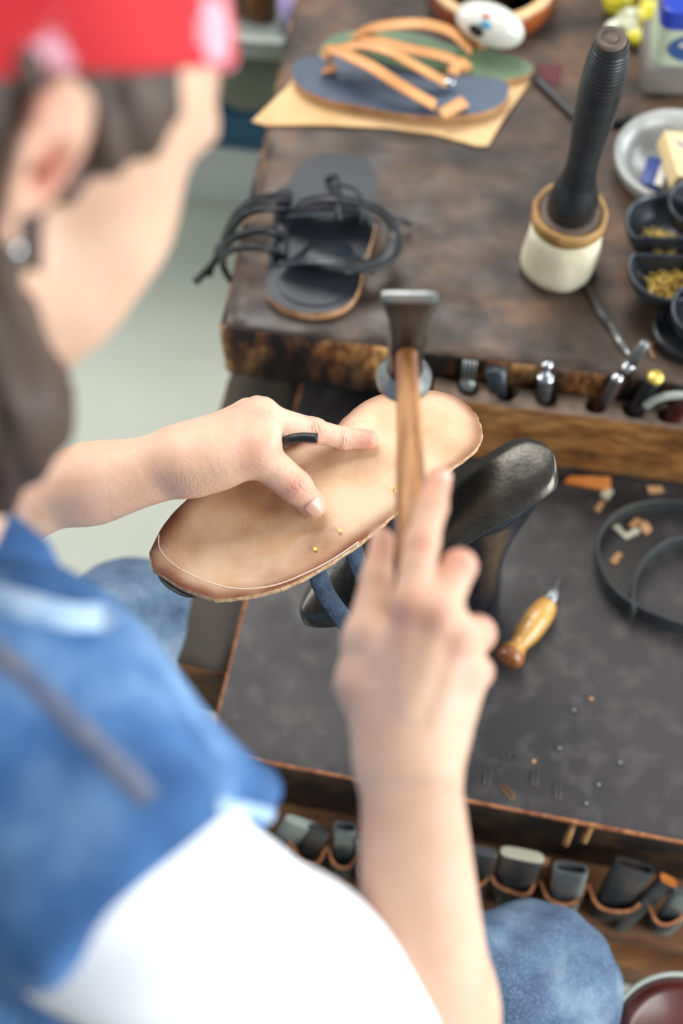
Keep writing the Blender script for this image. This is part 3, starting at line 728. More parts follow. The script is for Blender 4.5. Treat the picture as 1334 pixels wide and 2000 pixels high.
# ================================================================ BLUE BOX, GREY BOX, YELLOW BOTTLES
c = W(1318, 185, ZU)
t = Thing('grey_box', 'grey cardboard box under the blue-capped tub', 'box', (c.x + 0.02, c.y + 0.03, ZU))
t.part('carton', box((c.x + 0.012, c.y + 0.036, ZU + 0.0185), (0.095, 0.075, 0.035), rot=-0.05), 'greybox', bevel=0.002)
t.part('lid_flap', box((c.x + 0.012, c.y + 0.036, ZU + 0.0365), (0.096, 0.076, 0.001), rot=-0.05), 'greybox')
t = Thing('plastic_tub', 'white tub with pale green and blue label and bright blue lid, on the grey box', 'tub', (c.x + 0.02, c.y + 0.03, ZU + 0.037))
bx, by = c.x + 0.014, c.y + 0.036
def rbox(cx, cy, z0, z1, sx, sy, r, n=6, rot=-0.05):
    pts = []
    for qx, qy, a0 in ((1, 1, 0), (-1, 1, 90), (-1, -1, 180), (1, -1, 270)):
        for k in range(n + 1):
            a = math.radians(a0 + 90 * k / n); x = qx * (sx / 2 - r) + r * math.cos(a); y = qy * (sy / 2 - r) + r * math.sin(a)
            pts.append((cx + x * math.cos(rot) - y * math.sin(rot), cy + x * math.sin(rot) + y * math.cos(rot)))
    return prism(pts, z0, z1)
t.part('body', rbox(bx, by, ZU + .038, ZU + .092, 0.088, 0.066, 0.014), 'labelgreen', angle=40)
t.part('lid', rbox(bx, by, ZU + .088, ZU + .112, 0.092, 0.070, 0.014), 'bluepaint', angle=40, bevel=0.002)
fc = Vector((bx - 0.004, by - 0.0335, ZU + 0.064)); Rf = Matrix.Rotation(-0.05, 3, 'Z')
def disc(c, rx_, rz_, th, n=36, R=Rf):
    mb = MB(); vs = []
    for s in (-th / 2, th / 2):
        vs += [c + R @ Vector((rx_ * math.cos(2 * math.pi * i / n), s, rz_ * math.sin(2 * math.pi * i / n))) for i in range(n)]
    return mb.add(vs, [tuple(range(n)), tuple(n + i for i in reversed(range(n)))] + [(i, (i + 1) % n, n + (i + 1) % n, n + i) for i in range(n)])
t.part('label_oval', disc(fc, 0.030, 0.019, 0.0012), 'labelblue', smooth=False)
t.part('printed_band', box(fc + Rf @ Vector((-0.006, -0.001, 0.005)), (0.026, 0.001, 0.005), R=Rf), 'cream', smooth=False)
t.part('red_spot', disc(fc + Rf @ Vector((0.017, -0.001, 0.002)), 0.0045, 0.0045, 0.0012), 'redpaint', smooth=False)

# a crumpled clear bag with yellow plastic things
c = W(1232, 62, ZU)
t = Thing('plastic_bag', 'crumpled clear bag of bright yellow pieces at the top right of the bench', 'bag', (c.x, c.y, ZU))
rng = random.Random(11)
def crumple(c, r, seed, n=18, amp=0.35):
    mb = ellipsoid(c, r, n=n)
    for i, v in enumerate(mb.v):
        d = v - Vector(c); k = 1 + amp * noise.noise(d * 45 + Vector((seed, 0, 0))) + amp * 0.4 * noise.noise(d * 120 + Vector((seed, 3, 0)))
        mb.v[i] = Vector(c) + d * k
        if mb.v[i].z < ZU + 0.0006: mb.v[i].z = ZU + 0.0006
    return mb
t.part('yellow_piece', crumple((c.x - 0.012, c.y + 0.03, ZU + 0.022), (0.020, 0.018, 0.018), 1), 'yellowplastic')
t.part('yellow_piece', crumple((c.x + 0.016, c.y + 0.008, ZU + 0.016), (0.018, 0.016, 0.014), 2), 'yellowplastic')
t.part('yellow_piece', crumple((c.x + 0.012, c.y - 0.022, ZU + 0.012), (0.020, 0.010, 0.010), 3), 'yellowplastic')
t.part('film', crumple((c.x - 0.006, c.y + 0.004, ZU + 0.010), (0.022, 0.022, 0.010), 5, amp=0.8), 'clearplastic')
t.part('film', crumple((c.x + 0.022, c.y + 0.030, ZU + 0.028), (0.020, 0.012, 0.010), 6, amp=0.8), 'cream')

# ================================================================ ROUND LEATHER BOX AND SHELL
c = W(957, -2, ZU)
t = Thing('leather_bowl', 'low round orange-brown leather bowl at the top of the bench behind the green sandal', 'bowl', (c.x, c.y, ZU))
RB = 0.0725
t.part('wall', lathe([(0, 0), (0.070, 0), (RB, 0.004), (RB + 0.002, 0.026), (RB, 0.031), (RB - 0.003, 0.032), (RB - 0.005, 0.030), (RB - 0.006, 0.008), (0, 0.006)], (c.x, c.y, ZU), n=64), 'brownleather')
t.part('rim', lathe([(RB - 0.012, 0.029), (RB + 0.0005, 0.0312), (RB + 0.001, 0.033), (RB - 0.001, 0.0345), (RB - 0.012, 0.0325)] + [(RB - 0.012, 0.029)], (c.x, c.y, ZU), n=64), 'creamleather')
p = W(957, 44, ZU + 0.048)
Rs = Matrix.Rotation(-0.42, 3, 'Z') @ Matrix.Rotation(0.10, 3, 'Y')
t = Thing('painted_ornament', 'cream glossy oval ornament with a small blue and red design, leaning on the brown bowl', 'ornament', (p.x, p.y, ZU + 0.006))
pc = Vector((p.x, p.y, ZU + 0.045))
t.part('body', ellipsoid(pc, (0.040, 0.022, 0.0235), R=Rs, n=22), 'shellwhite')
def patch(u, v, r, name, m):
    nrm = Vector((u, -math.sqrt(max(0.0, 1 - u * u - v * v)), v))
    q = Vector((nrm.x * 0.040, nrm.y * 0.022, nrm.z * 0.0235))
    nn = Vector((nrm.x / 0.040, nrm.y / 0.022, nrm.z / 0.0235)).normalized()
    Rr = Rs @ nn.to_track_quat('Z', 'Y').to_matrix()
    t.part(name, ellipsoid(pc + Rs @ q, (r[0], r[1], 0.0016), R=Rr, n=8), m)
patch(-0.02, 0.62, (0.007, 0.004), 'blue_mark', 'turquoise')
patch(-0.10, 0.86, (0.004, 0.003), 'red_mark', 'redpaint')
patch(-0.22, 0.22, (0.009, 0.007), 'dark_mark', 'shadowblack')
a = pc + Rs @ Vector((-0.006, -0.020, -0.006))
t.part('stem', rod(a, W(940, 94, ZU + 0.003), [(0, 0), (0.003, 0.02), (0.004, .5), (0.0055, .95), (0, 1.0)]), 'tanstrap')

# ================================================================ FLIP SANDALS ON A LEATHER SHEET
def sheet(pts, zf, thick=0.0028, n=6, cx=None):
    """closed outline, top surface height zf(x,y)"""
    out = smoothclosed(pts, n) if n else [Vector(p) for p in pts]
    c = sum(out, Vector()) / len(out); mb = MB(); rings = 7; N = len(out); vs = []
    for k in range(rings):
        f = 1 - k / rings
        for p in out:
            q = c + (p - c) * f; vs.append(Vector((q.x, q.y, zf(q.x, q.y))))
    vs.append(Vector((c.x, c.y, zf(c.x, c.y))))
    T = len(vs); fs = []; mi = []
    for k in range(rings - 1):
        for j in range(N):
            fs.append((k * N + j, k * N + (j + 1) % N, (k + 1) * N + (j + 1) % N, (k + 1) * N + j)); mi.append(0)
    for j in range(N): fs.append(((rings - 1) * N + j, (rings - 1) * N + (j + 1) % N, T - 1)); mi.append(0)
    m = len(fs)
    fs += [tuple(i + T for i in reversed(f)) for f in fs]; mi += [1] * m
    vs += [v - Vector((0, 0, thick)) for v in vs]
    for j in range(N):
        fs.append((j, j + T, (j + 1) % N + T, (j + 1) % N)); mi.append(1)
    mb.v = vs; mb.f = fs; mb.m = mi
    return mb
def pl(pts, z): return [W(x, y, z) for x, y in pts]
z0 = ZU + 0.003
quad = [(492, 236), (560, 172), (600, 120), (700, 90), (900, 90), (1042, 130), (1034, 160), (985, 232), (952, 285), (930, 284), (850, 262), (760, 250), (640, 246), (520, 244)]
def zsheet(x, y):
    q = W(560, 240, ZU)
    return z0 + 0.0035 * max(0, noise.noise(Vector((x * 14, y * 14, 2)))) + (0.006 if False else 0)
o = single('leather_sheet', 'pale tan leather sheet with pointed corners lying under the pair of thong sandals', 'leather sheet', sheet(pl(quad, z0), zsheet, 0.0025, 0), ['creamleather', 'tanedge'], tuple(W(760, 200, ZU)), angle=40)
zb = z0 + 0.012
green = [(632, 84), (660, 66), (720, 58), (800, 62), (880, 86), (960, 98), (1022, 116), (1040, 134), (1020, 150), (960, 158), (880, 158), (780, 150), (700, 140), (650, 120), (622, 104)]
blue = [(570, 140), (582, 118), (620, 108), (700, 112), (780, 132), (860, 146), (930, 148), (985, 158), (994, 176), (978, 204), (930, 222), (860, 226), (790, 222), (700, 206), (640, 194), (590, 172)]
GS = Thing('sandal', 'green-topped thong sandal, further back of the pair on the leather sheet', 'sandal', tuple(W(830, 110, z0)), 'thong sandals on the leather sheet')
GS.part('sole', sheet(pl(green, zb - 0.003), lambda x, y: zb - 0.003, 0.006, 4), ['greenleather', 'tanedge'], angle=40)
BS = Thing('sandal', 'blue-topped thong sandal with tan straps, nearer of the pair on the leather sheet', 'sandal', tuple(W(780, 180, z0)), 'thong sandals on the leather sheet')
BS.part('sole', sheet(pl(blue, zb + 0.003), lambda x, y: zb + 0.003, 0.007, 4), ['navyleather', 'tanedge'], angle=40)
def ps(pts): return smoothpath([W(x, y, z) for x, y, z in pts], 7)
u_ = (0, 0, 1)
zz = zb + 0.004
BS.part('strap', strap(ps([(650, 128, zz), (636, 108, zz + .022), (652, 98, zz + .030), (720, 128, zz + .030), (790, 172, zz + .020), (850, 206, zz + .004)]), 0.015, 0.003, up=u_), 'tanstrap')
BS.part('strap', strap(ps([(655, 100, zz + .027), (700, 88, zz + .033), (760, 100, zz + .033), (810, 128, zz + .026), (872, 162, zz + .008)]), 0.013, 0.003, up=u_), 'tanstrap')
BS.part('strap_end', strap(ps([(862, 224, zz + .002), (882, 212, zz + .005), (908, 198, zz + .007)]), 0.016, 0.003, up=u_), 'tanstrap')
p = W(877, 160, zz + 0.009); BS.part('buckle', ellipsoid(p, (0.007, 0.004, 0.003), n=10), 'chrome')
BS.part('toe_post', strap(ps([(632, 138, zz), (645, 134, zz + .006), (655, 128, zz + .008)]), 0.012, 0.003, up=u_), 'tanstrap')
zz = zb
GS.part('strap', strap(ps([(700, 84, zz), (698, 66, zz + .014), (740, 52, zz + .032), (820, 46, zz + .036), (880, 62, zz + .026), (920, 98, zz + .003)]), 0.015, 0.003, up=u_), 'tanstrap')
GS.part('strap', strap(ps([(700, 66, zz + .016), (740, 80, zz + .026), (800, 96, zz + .024), (860, 108, zz + .016), (900, 124, zz + .006), (915, 138, zz + .002)]), 0.014, 0.003, up=u_), 'tanstrap')
GS.part('strap_end', strap(ps([(884, 146, zz + .004), (892, 126, zz + .010), (912, 120, zz + .006)]), 0.014, 0.003, up=u_), 'tanstrap')

# ================================================================ BLACK SANDAL(S) WITH LACES
zs = ZU + 0.012
blk = [(520, 560), (528, 470), (540, 392), (556, 360), (600, 340), (672, 345), (725, 372), (738, 402), (728, 460), (710, 520), (700, 565), (680, 594), (640, 610), (590, 610), (548, 596), (524, 578)]
t = Thing('sandal', 'black lace-up sandal with wide crossed straps on the left corner of the tall bench', 'sandal', tuple(W(630, 480, ZU)), 'black sandals on the bench corner')
t.part('sole', sheet(pl(blk, zs), lambda x, y: zs, 0.0105, 4), ['greyblackleather', 'tanedge'], angle=40)
ins = [(545, 560), (548, 480), (552, 400), (575, 362), (640, 350), (700, 370), (722, 410), (706, 500), (690, 560), (664, 590), (620, 600), (572, 590)]
t.part('footbed', sheet(pl([(534 + (x - 534) * 0.985, y - 4) for x, y in ins], zs + .002), lambda x, y: zs + .002, 0.002, 4), ['greyblackleather', 'blackleather'], angle=40)
zt = zs + 0.004
t.part('side_panel', strap(ps([(556, 372, zt + .001), (552, 430, zt + .0015), (546, 500, zt + .001)]), 0.016, 0.004, up=u_), 'greyblackleather')
t.part('wide_strap', strap(ps([(568, 420, zt), (590, 412, zt + .014), (640, 408, zt + .020), (695, 412, zt + .015), (722, 424, zt + .002)]), 0.034, 0.003, up=(0, 0.5, 1)), 'blackleather')
t.part('wide_strap', strap(ps([(570, 506, zt), (592, 496, zt + .012), (640, 494, zt + .017), (690, 504, zt + .012), (712, 516, zt + .002)]), 0.046, 0.003, up=(0, 0.4, 1)), 'blackleather')
t.part('loop_strap', strap(ps([(600, 496, zt + .020), (650, 512, zt + .022), (700, 522, zt + .018), (748, 508, zt + .014), (770, 480, zt + .016), (766, 440, zt + .022), (740, 412, zt + .028), (700, 396, zt + .032), (640, 388, zt + .035), (590, 396, zt + .024), (572, 412, zt + .006)]), 0.0105, 0.003, up=u_, scale=[2.2] * 12 + [1.6] * 20 + [1.0] * 39), 'blackstrap')
t.part('keeper', tube(ps([(662, 392, zt + .036), (660, 410, zt + .040), (662, 430, zt + .034)]), 0.003, 10), 'blackstrap')
t.part('keeper', tube(ps([(704, 398, zt + .030), (706, 412, zt + .034), (704, 436, zt + .024)]), 0.003, 10), 'blackstrap')
t.part('lace', tube(ps([(640, 352, zt + .002), (655, 346, zt + .020), (658, 366, zt + .022), (664, 384, zt + .024)]), 0.0035, 10), 'blackstrap')
t.part('lace', tube(ps([(660, 360, zt + .020), (690, 368, zt + .022), (708, 392, zt + .024)]), 0.002, 10), 'blackstrap')
t.part('lace_end', strap(ps([(765, 428, zt + .012), (785, 432, zt + .004), (800, 437, zt - .006)]), 0.007, 0.003, up=u_), 'blackstrap')
# the laces that hang over the bench's left edge
zl = zt + .004
for path, r in (([(566, 384, zl), (530, 382, zl + .010), (490, 392, zl + .006), (460, 420, zl - .01), (440, 460, zl - .04), (430, 490, zl - .05)], 0.0036),
                ([(560, 412, zl), (520, 408, zl + .014), (480, 418, zl + .010), (452, 450, zl - .02), (432, 492, zl - .05)], 0.0042),
                ([(552, 462, zl), (520, 450, zl + .014), (480, 455, zl + .010), (448, 472, zl - .01), (428, 500, zl - .04), (404, 528, zl - .055), (380, 552, zl - .06)], 0.0042),
                ([(545, 492, zl), (510, 484, zl + .012), (470, 484, zl + .010), (440, 496, zl - .01), (436, 520, zl - .04), (448, 544, zl - .05), (455, 552, zl - .055)], 0.0036),
                ([(430, 490, zl - .05), (418, 512, zl - .055), (409, 540, zl - .06)], 0.0028),
                ([(566, 392, zl + .002), (528, 392, zl + .016), (486, 402, zl + .011), (456, 434, zl - .015), (436, 475, zl - .045), (410, 520, zl - .056), (384, 548, zl - .062)], 0.003)):
    t.part('lace', tube(ps(path), r, 10), 'blackstrap')
p = W(432, 492, zl - .049); t.part('knot', ellipsoid(p, (0.008, 0.008, 0.010), n=10), 'blackstrap')
t2 = Thing('sandal', 'second grey-black sandal sole half hidden behind the lace-up one', 'sandal', tuple(W(640, 330, ZU)), 'black sandals on the bench corner')
bk = [(562, 372), (575, 335), (610, 306), (660, 298), (705, 308), (730, 335), (738, 375), (730, 420), (690, 440), (620, 430), (580, 400)]
t2.part('sole', sheet(pl(bk, ZU + 0.0), lambda x, y: ZU + 0.0012, 0.001, 4), ['greyblackleather', 'tanedge'], angle=40)

# ================================================================ SHOE LAST ON ITS IRON STAND
a_h = WD(1040, 893, 1.0)
ZH, ZT = 0.757, 0.672
H0 = W(1046, 900, ZH); T0 = W(612, 1186, ZT)
ax2 = Vector((T0.x - H0.x, T0.y - H0.y, 0)); LEN = ax2.length; ax2.normalize(); sd2 = Vector((-ax2.y, ax2.x, 0))
# half-widths along the length (0 heel end .. 1 toe end): (s, left, right, top z)
st = Thing('shoe_last', 'black cast iron shoe last on its tapering stand, under the held sole', 'shoe last', tuple(W(905, 1195, ZL)))
prof = [(-0.075, 0.004), (-0.070, 0.012), (-0.055, 0.0200), (-0.03, 0.0262), (0.0, 0.0292), (0.08, 0.0305), (0.2, 0.0290), (0.35, 0.0272), (0.5, 0.031), (0.65, 0.0375), (0.8, 0.0370), (0.92, 0.028), (1.0, 0.0185), (1.04, 0.011), (1.055, 0.004)]
mb = MB(); rows = []; nsec = 28
for s, hw in prof:
    z = ZH + (ZT - ZH) * (max(0, s) ** 1.2)
    c = H0 + ax2 * (s * LEN); c.z = z
    th = 0.020 if s < 0.3 else 0.020 - 0.006 * (s - 0.3)
    ring = []
    for j in range(nsec):
        a = 2 * math.pi * j / nsec
        x = math.cos(a); y = math.sin(a)
        if y >= 0: zz_ = 0.0042 * (1 - x * x) - 0.0065 * abs(x) ** 5
        else: zz_ = -th * (abs(y) ** 0.8) * (0.6 + min(1, hw / 0.03) * 0.4)
        ring.append(c + sd2 * hw * math.copysign(abs(x) ** 0.75, x) + Vector((0, 0, zz_ - 0.003 * (1 if y < 0 else 0))))
    rows.append(ring)
vs = [v for r in rows for v in r]; fs = []; mi = []
for i in range(len(rows) - 1):
    for j in range(nsec):
        fs.append((i * nsec + j, i * nsec + (j + 1) % nsec, (i + 1) * nsec + (j + 1) % nsec, (i + 1) * nsec + j)); mi.append(0 if j < nsec / 2 else 1)
fs.append(tuple(range(nsec))); mi.append(1); k = (len(rows) - 1) * nsec; fs.append(tuple(k + j for j in range(nsec))); mi.append(1)
mb.v = vs; mb.f = fs; mb.m = mi
st.part('foot_form', mb, ['irontop', 'iron'], subd=2)
# the stand: lofted from the heel underside down to a round base
mb = MB(); rows = []
base = W(902, 1182, ZL)
levels = [(ZH - 0.017, -0.070 , 0.030, 0.027, 0.30), (ZH - 0.024, -0.062, 0.048, 0.0275, 0.26), (ZH - 0.045, -0.040, 0.040, 0.026, 0.2), (ZH - 0.08, -0.02, 0.034, 0.0250, 0.15), (ZH - 0.13, 0.0, 0.030, 0.0245, 0.1), (ZH - 0.20, 0.0, 0.031, 0.027, 0.0), (ZL + 0.06, 0, 0.034, 0.031, 0), (ZL + 0.02, 0, 0.0375, 0.036, 0), (ZL + 0.004, 0, 0.037, 0.036, 0), (ZL, 0, 0.034, 0.033, 0)]
topc = H0 + ax2 * (0.17 * LEN)
for i, (z, _, a1, b1, _) in enumerate(levels):
    f = min(1, (levels[0][0] - z) / 0.20); f = f * f * (3 - 2 * f)
    c = Vector((topc.x, topc.y, 0)).lerp(Vector((base.x, base.y, 0)), f)
    if i == 0: a1 = 0.044
    if i == 1: a1 = 0.048
    if i == 2: a1 = 0.046
    if i == 3: a1 = 0.041
    if i == 4: a1 = 0.036
    ring = []
    for j in range(32):
        a = 2 * math.pi * j / 32
        q = c + ax2 * a1 * math.cos(a) + sd2 * b1 * math.sin(a); q.z = z - (0.30 * a1 * math.cos(a) + 0.09 * a1 * abs(math.cos(a)) + 0.006) * max(0, 1 - (levels[0][0] - z) / 0.09); ring.append(q)
    rows.append(ring)
vs = [v for r in rows for v in r]; fs = []
for i in range(len(rows) - 1):
    for j in range(32): fs.append((i * 32 + j, i * 32 + (j + 1) % 32, (i + 1) * 32 + (j + 1) % 32, (i + 1) * 32 + j))
fs.append(tuple(range(32))); fs.append(tuple((len(rows) - 1) * 32 + j for j in range(32)))
mb.add(vs, fs)
st.part('stand', mb, 'iron', subd=1)

# ================================================================ THE SOLE IN THE HAND
ZS = 0.790                                  # top of the sole
def zsole(x, y): return ZS - 0.010 * max(0, min(1, (W(700, 950, ZS).x - x) / 0.16)) ** 1.5 + 0.0012 * noise.noise(Vector((x * 20, y * 20, 0)))
sole_px = [(289, 1066), (296, 1098), (352, 1137), (420, 1163), (470, 1160), (520, 1152), (580, 1132), (640, 1100), (700, 1060), (745, 1024), (790, 985), (835, 945), (880, 914), (918, 886), (938, 862), (941, 838), (930, 808), (905, 782), (872, 766), (830, 759), (790, 761), (745, 769), (705, 788), (672, 816), (640, 846), (570, 868), (500, 886), (430, 915), (362, 966), (318, 1012)]
def mk_sole(px, ztop, th, rim_w, jag=0.0, n=5, shrink=0.0):
    pts = [W(x, y, ZS) for x, y in px]
    out = []
    m = len(pts)
    sharp = {0, 1, 3}
    for i in range(m):
        p0, p1, p2, p3 = pts[i - 1], pts[i], pts[(i + 1) % m], pts[(i + 2) % m]
        if i in sharp: p0 = p1
        if (i + 1) % m in sharp: p3 = p2
        for k in range(n):
            t = k / n
            out.append(0.5 * ((2 * p1) + (-p0 + p2) * t + (2 * p0 - 5 * p1 + 4 * p2 - p3) * t * t + (-p0 + 3 * p1 - 3 * p2 + p3) * t ** 3))
    return out
outl = mk_sole(sole_px, ZS, 0.006, 0.01)
N = len(outl)
nrm = []
for i in range(N):
    t_ = (outl[(i + 1) % N] - outl[i - 1]).normalized(); nrm.append(Vector((-t_.y, t_.x, 0)))
cen = sum(outl, Vector()) / N
if (cen - outl[0]).dot(nrm[0]) < 0: nrm = [-q for q in nrm]
# dense grid fill: rings going inwards by distance, with attribute rim
from mathutils import geometry
def ring(off): return [outl[i] + nrm[i] * off for i in range(N)]
def smooth_ring(r, it):
    for _ in range(it): r = [(r[i - 1] + r[i] * 2 + r[(i + 1) % N]) / 4 for i in range(N)]
    return r
rings_ = [(0.0, 0.45), (0.0022, 0.55), (0.0045, 0.62)]
allr = [ring(o_) for o_, _ in rings_]; rimv = [v for _, v in rings_]
last = smooth_ring(ring(0.0075), 2); allr.append(last); rimv.append(0.45)
last = smooth_ring(ring(0.0125), 4); allr.append(last); rimv.append(0.12)
def edge_dist(p):
    best = 9
    for i in range(N):
        a_ = outl[i]; b_ = outl[(i + 1) % N]; d_ = b_ - a_; f_ = max(0, min(1, (p - a_).dot(d_) / max(1e-12, d_.length_squared)))
        best = min(best, (a_ + d_ * f_ - p).length)
    return best
def inside(p):
    c_ = False
    for i in range(N):
        a_ = outl[i]; b_ = outl[(i + 1) % N]
        if (a_.y > p.y) != (b_.y > p.y) and p.x < (b_.x - a_.x) * (p.y - a_.y) / (b_.y - a_.y) + a_.x: c_ = not c_
    return c_
pts2 = [p for r in allr for p in r]; dist2 = [o_ for o_, _ in rings_ for _k in range(N)] + [0.0075] * N + [0.0125] * N
x0_, x1_ = min(p.x for p in outl), max(p.x for p in outl); y0_, y1_ = min(p.y for p in outl), max(p.y for p in outl)
gx = x0_
while gx < x1_:
    gy = y0_
    while gy < y1_:
        q = Vector((gx, gy, ZS))
        if inside(q):
            e_ = edge_dist(q)
            if e_ > 0.0155: pts2.append(q); dist2.append(e_)
        gy += 0.005
    gx += 0.005
res = geometry.delaunay_2d_cdt([Vector((p.x, p.y)) for p in pts2], [(i, (i + 1) % N) for i in range(N)], [tuple(range(N))], 1, 1e-6)
vs = []; att = []
stain = [(W(520, 1120, ZS), 0.020, 0.45), (W(640, 1075, ZS), 0.020, 0.65), (W(600, 1095, ZS), 0.018, 0.5), (W(535, 985, ZS), 0.011, 0.6), (W(490, 960, ZS), 0.014, 0.3), (W(560, 885, ZS), 0.02, 0.25), (W(640, 890, ZS), 0.02, 0.2), (W(700, 905, ZS), 0.012, 0.2)]
assert len(res[0]) == len(pts2)
for p, e_ in zip(pts2, dist2):
    ins = 0.0009 if e_ == 0 else (0.0003 if e_ < 0.003 else 0)
    vs.append(Vector((p.x, p.y, zsole(p.x, p.y) - ins)))
    toe_ = max(0, min(1, (W(470, 1050, ZS).x - p.x) / 0.05)); lowe = max(0, min(1, (W(700, 960, ZS).y - p.y) / 0.05))
    wd = 0.006 + 0.006 * max(toe_, lowe * 0.6)
    heel_ = max(0, min(1, (p.x - W(880, 850, ZS).x) / 0.02)); a = 0.95 * math.exp(-(e_ / (wd + 0.002 * heel_)) ** 2) * (0.75 + 0.25 * max(toe_, lowe, heel_)) * (1 + 0.35 * noise.noise(p * 60))
    for c_, rad, s_ in stain: a = max(a, s_ * math.exp(-((p.x - c_.x) ** 2 + (p.y - c_.y) ** 2) / rad ** 2) * (1 + 0.5 * noise.noise(p * 110)))
    att.append(min(1, a))
fs = [tuple(f) for f in res[2]]; mi = [0] * len(fs)
T = len(vs)
rs = random.Random(5)
for lev in range(1, 4):
    for j, p in enumerate(allr[0]):
        jg = rs.uniform(-0.0004, 0.0005); q = p - nrm[j] * (jg + 0.0006)
        vs.append(Vector((q.x, q.y, zsole(q.x, q.y) - 0.0009 - 0.0017 * lev))); att.append(0)
for j in range(N): fs.append((j, T + j, T + (j + 1) % N, (j + 1) % N)); mi.append(1)
for lev in range(2):
    for j in range(N): fs.append((T + lev * N + j, T + (lev + 1) * N + j, T + (lev + 1) * N + (j + 1) % N, T + lev * N + (j + 1) % N)); mi.append(1)
fs.append(tuple(T + 2 * N + j for j in range(N))); mi.append(1)
mb = MB(); mb.v = vs; mb.f = fs; mb.m = mi
SO = Thing('unfinished_sandal', 'pale tan leather sandal sole held in the hand over the iron last', 'sandal', (cen.x, cen.y, ZS - 0.006))
so = SO.part('sole', mb, ['soleleather', 'soleedge'], angle=50)
at = so.data.attributes.new('rim', 'FLOAT', 'POINT'); at.data.foreach_set('value', att)
# incised pale line round the toe
line_px = [(310, 1044), (312, 1072), (336, 1100), (376, 1124), (430, 1144), (480, 1150), (540, 1142), (600, 1118), (650, 1092), (700, 1058)]
def on_sole(x, y, up=0.0006):
    p = W(x, y, ZS); 
    for _ in range(3): p = W(x, y, zsole(p.x, p.y) + up)
    return p
SO.part('marking_line', tube(smoothpath([on_sole(x, y, 0.0001) for x, y in line_px], 6), 0.00042, 8), 'linecolor')
# dark lower layer showing at the toe, dark sock layer underneath
toe_c = W(335, 1135, ZS)
und = [outl[i] + nrm[i] * (0.004 - 0.0075 * math.exp(-((outl[i] - toe_c).length / 0.022) ** 4)) for i in range(N)]
mb = MB(); vs = [Vector((p.x, p.y, zsole(p.x, p.y) - 0.0062)) for p in und] + [Vector((p.x, p.y, zsole(p.x, p.y) - 0.0092)) for p in und]
mb.add(vs, [tuple(range(N)), tuple(N + i for i in reversed(range(N)))] + [(i, (i + 1) % N, N + (i + 1) % N, N + i) for i in range(N)])
SO.part('black_footbed', mb, 'blackstrap', angle=50)
toe = [(297, 1102), (320, 1124), (352, 1146), (390, 1160), (380, 1150), (340, 1120)]
# straps hanging under the sole
zu_ = ZS - 0.009
def sp(pts): return smoothpath([W(x, y, z) for x, y, z in pts], 6)
SO.part('strap', strap(sp([(620, 1078, zu_), (618, 1110, zu_ - .012), (636, 1160, zu_ - .028), (668, 1205, zu_ - .040), (702, 1245, zu_ - .050), (740, 1250, zu_ - .05)]), 0.0150, 0.0028, up=(0.3, -0.6, 0.7)), 'bluestrap')
SO.part('strap', strap(sp([(690, 1040, zu_), (690, 1072, zu_ - .012), (708, 1118, zu_ - .028), (735, 1160, zu_ - .040), (770, 1190, zu_ - .045)]), 0.0150, 0.0028, up=(0.3, -0.6, 0.7)), 'bluestrap')
SO.part('strap', strap(sp([(770, 985, zu_), (768, 1010, zu_ - .008), (775, 1045, zu_ - .02), (790, 1080, zu_ - .03)]), 0.012, 0.0028, up=(0.3, -0.6, 0.7)), 'blackstrap')
# the round black strap end held between the fingers
pth = smoothpath([on_sole(532, 905, -0.004), on_sole(540, 880, 0.010), WD(556, 862, 1.072), WD(585, 855, 1.066), WD(620, 856, 1.064)], 6)
SO.part('thong_end', tube(pth, 0.0039, 14), 'blackstrap')
# brass nails in the sole
for i, (x, y) in enumerate(((615, 1074), (663, 1039), (768, 959))):
    p = on_sole(x, y, 0.0); mb = MB()
    d = Vector((0.15, 0.0, 1)).normalized(); hgt = (0.0012, 0.0022, 0.0055)[i]
    tube([p - Vector((0, 0, .001)), p + d * hgt], 0.0006, 8, mb=mb); tube([p + d * hgt, p + d * (hgt + 0.0006)], 0.0015, 10, mb=mb)
    lab = ('brass nail driven almost flush in the sole near the dark stain, nearest the toe', 'middle brass nail sticking in the sole edge', 'tall brass nail standing in the sole beside the hammer handle')[i]
    single('brass_nail', lab, 'nail', mb, 'brass', tuple(p), 'brass nails in the held sole', smooth=False)

# ================================================================ HAMMER
hh = WD(794, 668, 0.925); he = WD(812, 1370, 0.805)
he.z = 1.012
t = Thing('hammer', 'shoemaker hammer with brown wooden handle and flared steel head, held in the right hand', 'hammer', tuple(hh - Vector((0, 0, .045))))
ad = (he - hh).normalized(); Lh = (he - hh).length
ups = Vector((0, 0, 1)); 
sec = [(0.0085 * math.copysign(abs(math.cos(a)) ** 0.8, math.cos(a)), 0.0100 * math.copysign(abs(math.sin(a)) ** 0.8, math.sin(a))) for a in [2 * math.pi * i / 20 for i in range(20)]]
pth = [hh + ad * Lh * f for f in (-0.03, 0.03, 0.1, 0.2, 0.35, 0.5, 0.65, 0.8, 0.93, 1.0)]
t.part('handle', sweep(pth, sec, up=(0, 0, 1), scale=[0.72, 0.80, 0.84, 0.9, 1.02, 1.12, 1.18, 1.2, 1.25, 1.1]), 'handlewood')
